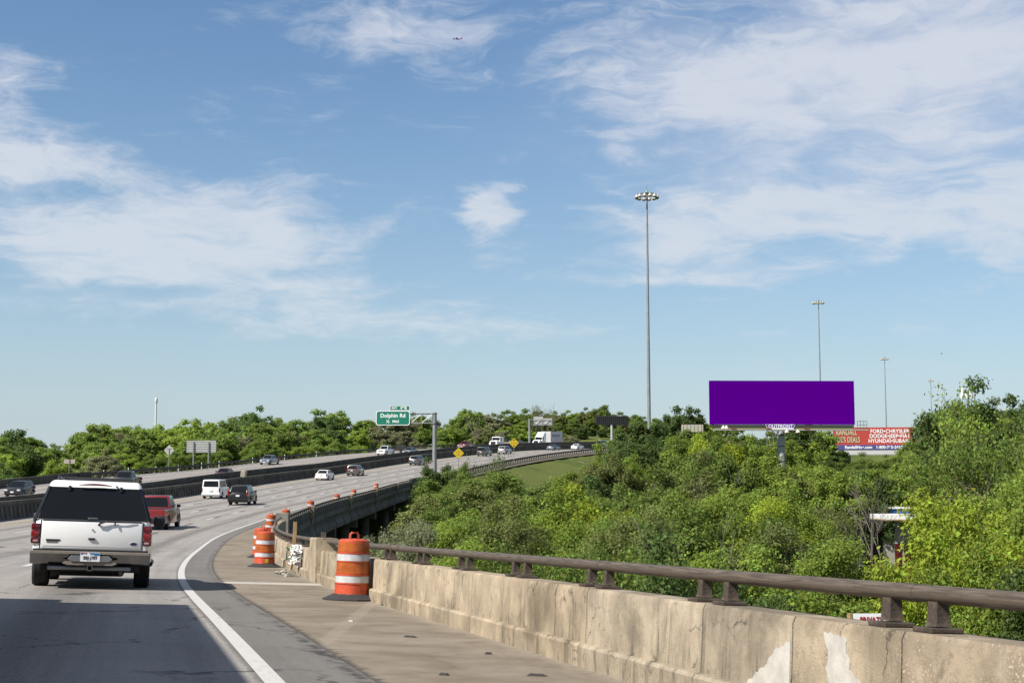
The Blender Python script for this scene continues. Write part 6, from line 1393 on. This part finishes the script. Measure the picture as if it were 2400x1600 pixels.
dG = 96; p = P(2105, 1272, dG); gS = gz(p.x, p.y); uG = dG / F
gs = empty('fuel_canopy', Matrix.Translation((p.x, p.y, gS))); tag(gs, 'white-edged flat canopy on a grey and dark red column, glimpsed through the trees', 'canopy'); zc = P(2105, 1206, dG).z - gS
MB().box(-1.3, 1.5, -2.2, 2.2, zc - .25, zc + .05).build('roof', M('canopy_white', L4(.82, .82, .80), .5), gs); MB().box(-1.32, 1.52, -2.22, 2.22, zc - .33, zc - .252).build('soffit_edge', M('canopy_tan', L4(.55, .42, .26), .6), gs)
red_c = M('dark_red_paint', L4(.13, .008, .012), .5)
for x in (0.0, .62):
    MB().box(x - .16, x + .16, -.16, .16, zc - 1.9, zc - .33).build('column', grey_steel, gs); MB().box(x - .19, x + .19, -.19, .19, 0, zc - 1.901).build('column_foot', red_c, gs)
for sx in (-1, 1): MB().tube([(0, -.05, zc - 1.0), (sx * 1.0, -.05, zc - .35)], .05, 6).build('brace', galv_dark, gs)
hb_ = empty('blue_building', Matrix.Translation((p.x + 2, p.y + 16, gz(p.x + 2, p.y + 16) - .3))); tag(hb_, 'low grey building with a bright blue upper wall behind the fuel canopy', 'building'); zb_ = P(2105, 1216, dG + 16).z - hb_.matrix_world.translation.z
MB().box(-3, 3, 0, 8, 0, zb_ - .3).build('wall', M('block_wall', L4(.46, .42, .38), .8, var=.15), hb_); MB().box(-3.2, 3.2, -.25, 8.2, zb_ - .298, zb_ + .8).build('blue_fascia', M('bright_blue_panel', L4(.03, .20, .72), .45), hb_); MB().box(-3.3, 3.3, -.35, 8.3, zb_ + .802, zb_ + .95).build('parapet_cap', M('canopy_white', L4(.82, .82, .80)), hb_)
for x in (-2.6, -.5): MB().box(x, x + 1.6, -.04, .02, .6, zb_ - .7).build('window', glass_dark, hb_)
yd = MB().box(-9, 10, -9, 26, -1.2, .06).build('yard_paving', M('yard_asphalt', L4(.20, .19, .175), .9, var=.2, vscale=1)); yd.location = (p.x, p.y, gS); tag(yd, kind='structure')

dP = 24.5; p = P(2035, 1450, dP); gP = gz(p.x, p.y); pv = empty('private_sign', Matrix.Translation((p.x, p.y, gP))); tag(pv, 'white sign with red lettering glimpsed under the rail, PRIVATE PROPERTY', 'sign'); zP = P(2035, 1437, dP).z - gP; wP = 100 / F * dP
MB().box(-.25, wP - .25, -.02, .02, zP - .42, zP).build('panel', plate_white, pv); rl = M('red_lettering', L4(.50, .02, .03), .5)
text('PRIVATE', .125, rl, pv, Matrix.Translation((-.25 + wP * .40, -.03, zP - .10)) @ FACE, .002, .003, sx=.8); text('PROPERTY', .125, rl, pv, Matrix.Translation((-.25 + wP * .40, -.03, zP - .23)) @ FACE, .002, .003, sx=.74)
sign_posts(pv, [(-.30, .05), (wP - .5, .05)], -.3, zP + .0, .045, wood)

# ------------------------------------------------------------------ airliner and bird
dA = 3300; p = P(1072, 91.5, dA); La = 27.5 / F * dA; an = La / 2
pl = empty('airliner', Matrix.Translation(p) @ Matrix.Rotation(rad(62), 4, 'Z') @ Matrix.Rotation(rad(9), 4, 'X') @ Matrix.Rotation(rad(-4), 4, 'Y')); tag(pl, 'small dark blue airliner with a red tail climbing away to the left', 'airliner')
body_b = M('airliner_blue', L4(.05, .05, .22), .4); body_r = M('airliner_red', L4(.45, .05, .05), .4); wing_m = M('airliner_wing', L4(.16, .17, .18), .4)
fr = La * .052; YR = Matrix.Rotation(rad(-90), 4, 'X')
smooth_obj(MB().lathe([(.01 * fr, an), (.5 * fr, an * .95), (fr, an * .8), (fr, -an * .45), (.55 * fr, -an * .85), (.12 * fr, -an)], 16, YR).build('fuselage', body_b, pl), 40)
for sx in (-1, 1):
    MB().hexa([(sx * fr * .6, an * .22, -.2), (sx * fr * .6, -an * .12, -.2), (sx * an * .93, -an * .36, an * .09), (sx * an * .93, -an * .27, an * .09)], [(sx * fr * .6, an * .22, .25), (sx * fr * .6, -an * .12, .2), (sx * an * .93, -an * .36, an * .09 + .1), (sx * an * .93, -an * .27, an * .09 + .1)]).build('wing', wing_m, pl)
    MB().hexa([(sx * .3, -an * .78, 0), (sx * .3, -an * .94, 0), (sx * an * .34, -an * 1.0, .3), (sx * an * .34, -an * .93, .3)], [(sx * .3, -an * .78, .2), (sx * .3, -an * .94, .2), (sx * an * .34, -an * 1.0, .4), (sx * an * .34, -an * .93, .4)]).build('tailplane', wing_m, pl)
    smooth_obj(MB().lathe([(.3 * fr, an * .3), (.62 * fr, an * .28), (.55 * fr, an * .06), (.3 * fr, 0)], 12, Matrix.Translation((sx * an * .32, 0, -fr * .9)) @ YR).build('engine', body_b, pl), 40)
MB().hexa([(-.15, -an * .70, fr * .5), (.15, -an * .70, fr * .5), (.15, -an * .95, fr * .4), (-.15, -an * .95, fr * .4)], [(-.08, -an * .93, an * .36), (.08, -an * .93, an * .36), (.08, -an * 1.03, an * .36), (-.08, -an * 1.03, an * .36)]).build('tail_fin', body_r, pl)
p = P(2207, 829, 260); bird = empty('bird', Matrix.Translation(p)); tag(bird, 'tiny dark bird in flight at the right, above the far masts', 'bird'); bk = M('bird_dark', L4(.03, .03, .035), .8)
smooth_obj(MB().lathe([(.005, .2), (.05, .1), (.06, 0), (.02, -.18)], 10, Matrix.Rotation(rad(60), 4, 'Y')).build('bird_body', bk, bird), 50)
for sx in (-1, 1): MB().hexa([(0, .06, 0), (0, -.08, 0), (sx * .12, -.1, .26), (sx * .12, 0, .26)], [(0.01, .06, .015), (0.01, -.08, .015), (sx * .12, -.1, .275), (sx * .12, 0, .275)]).build('wing', bk, bird)

# ------------------------------------------------------------------ reflectance calibration for the raised exposure above
def calibrate():
    keep = {'tinted_glass', 'chrome', 'bumper_dark_reflection', 'recess_chrome', 'alloy_wheel'}
    for m in bpy.data.materials:
        if not m.use_nodes or m.name in keep: continue
        for nd in list(m.node_tree.nodes):
            if nd.type != 'BSDF_PRINCIPLED': continue
            inp = nd.inputs['Base Color']
            if inp.is_linked:
                src = inp.links[0].from_socket; mx = m.node_tree.nodes.new('ShaderNodeMix'); mx.data_type = 'RGBA'; mx.blend_type = 'MULTIPLY'
                mx.inputs[0].default_value = 1.0; mx.inputs[7].default_value = (.545, .545, .545, 1); m.node_tree.links.new(src, mx.inputs[6]); m.node_tree.links.new(mx.outputs[2], inp)
            else:
                c = inp.default_value; k = .80 if min(c[:3]) > .6 else .545; inp.default_value = (c[0] * k, c[1] * k, c[2] * k, 1)
calibrate()
for o in bpy.data.objects:
    if o.type == 'MESH' and o.name.split('.')[0] == 'crown':
        c = o.color; o.color = (c[0] * .88, c[1] * .88, c[2] * .85, 1)
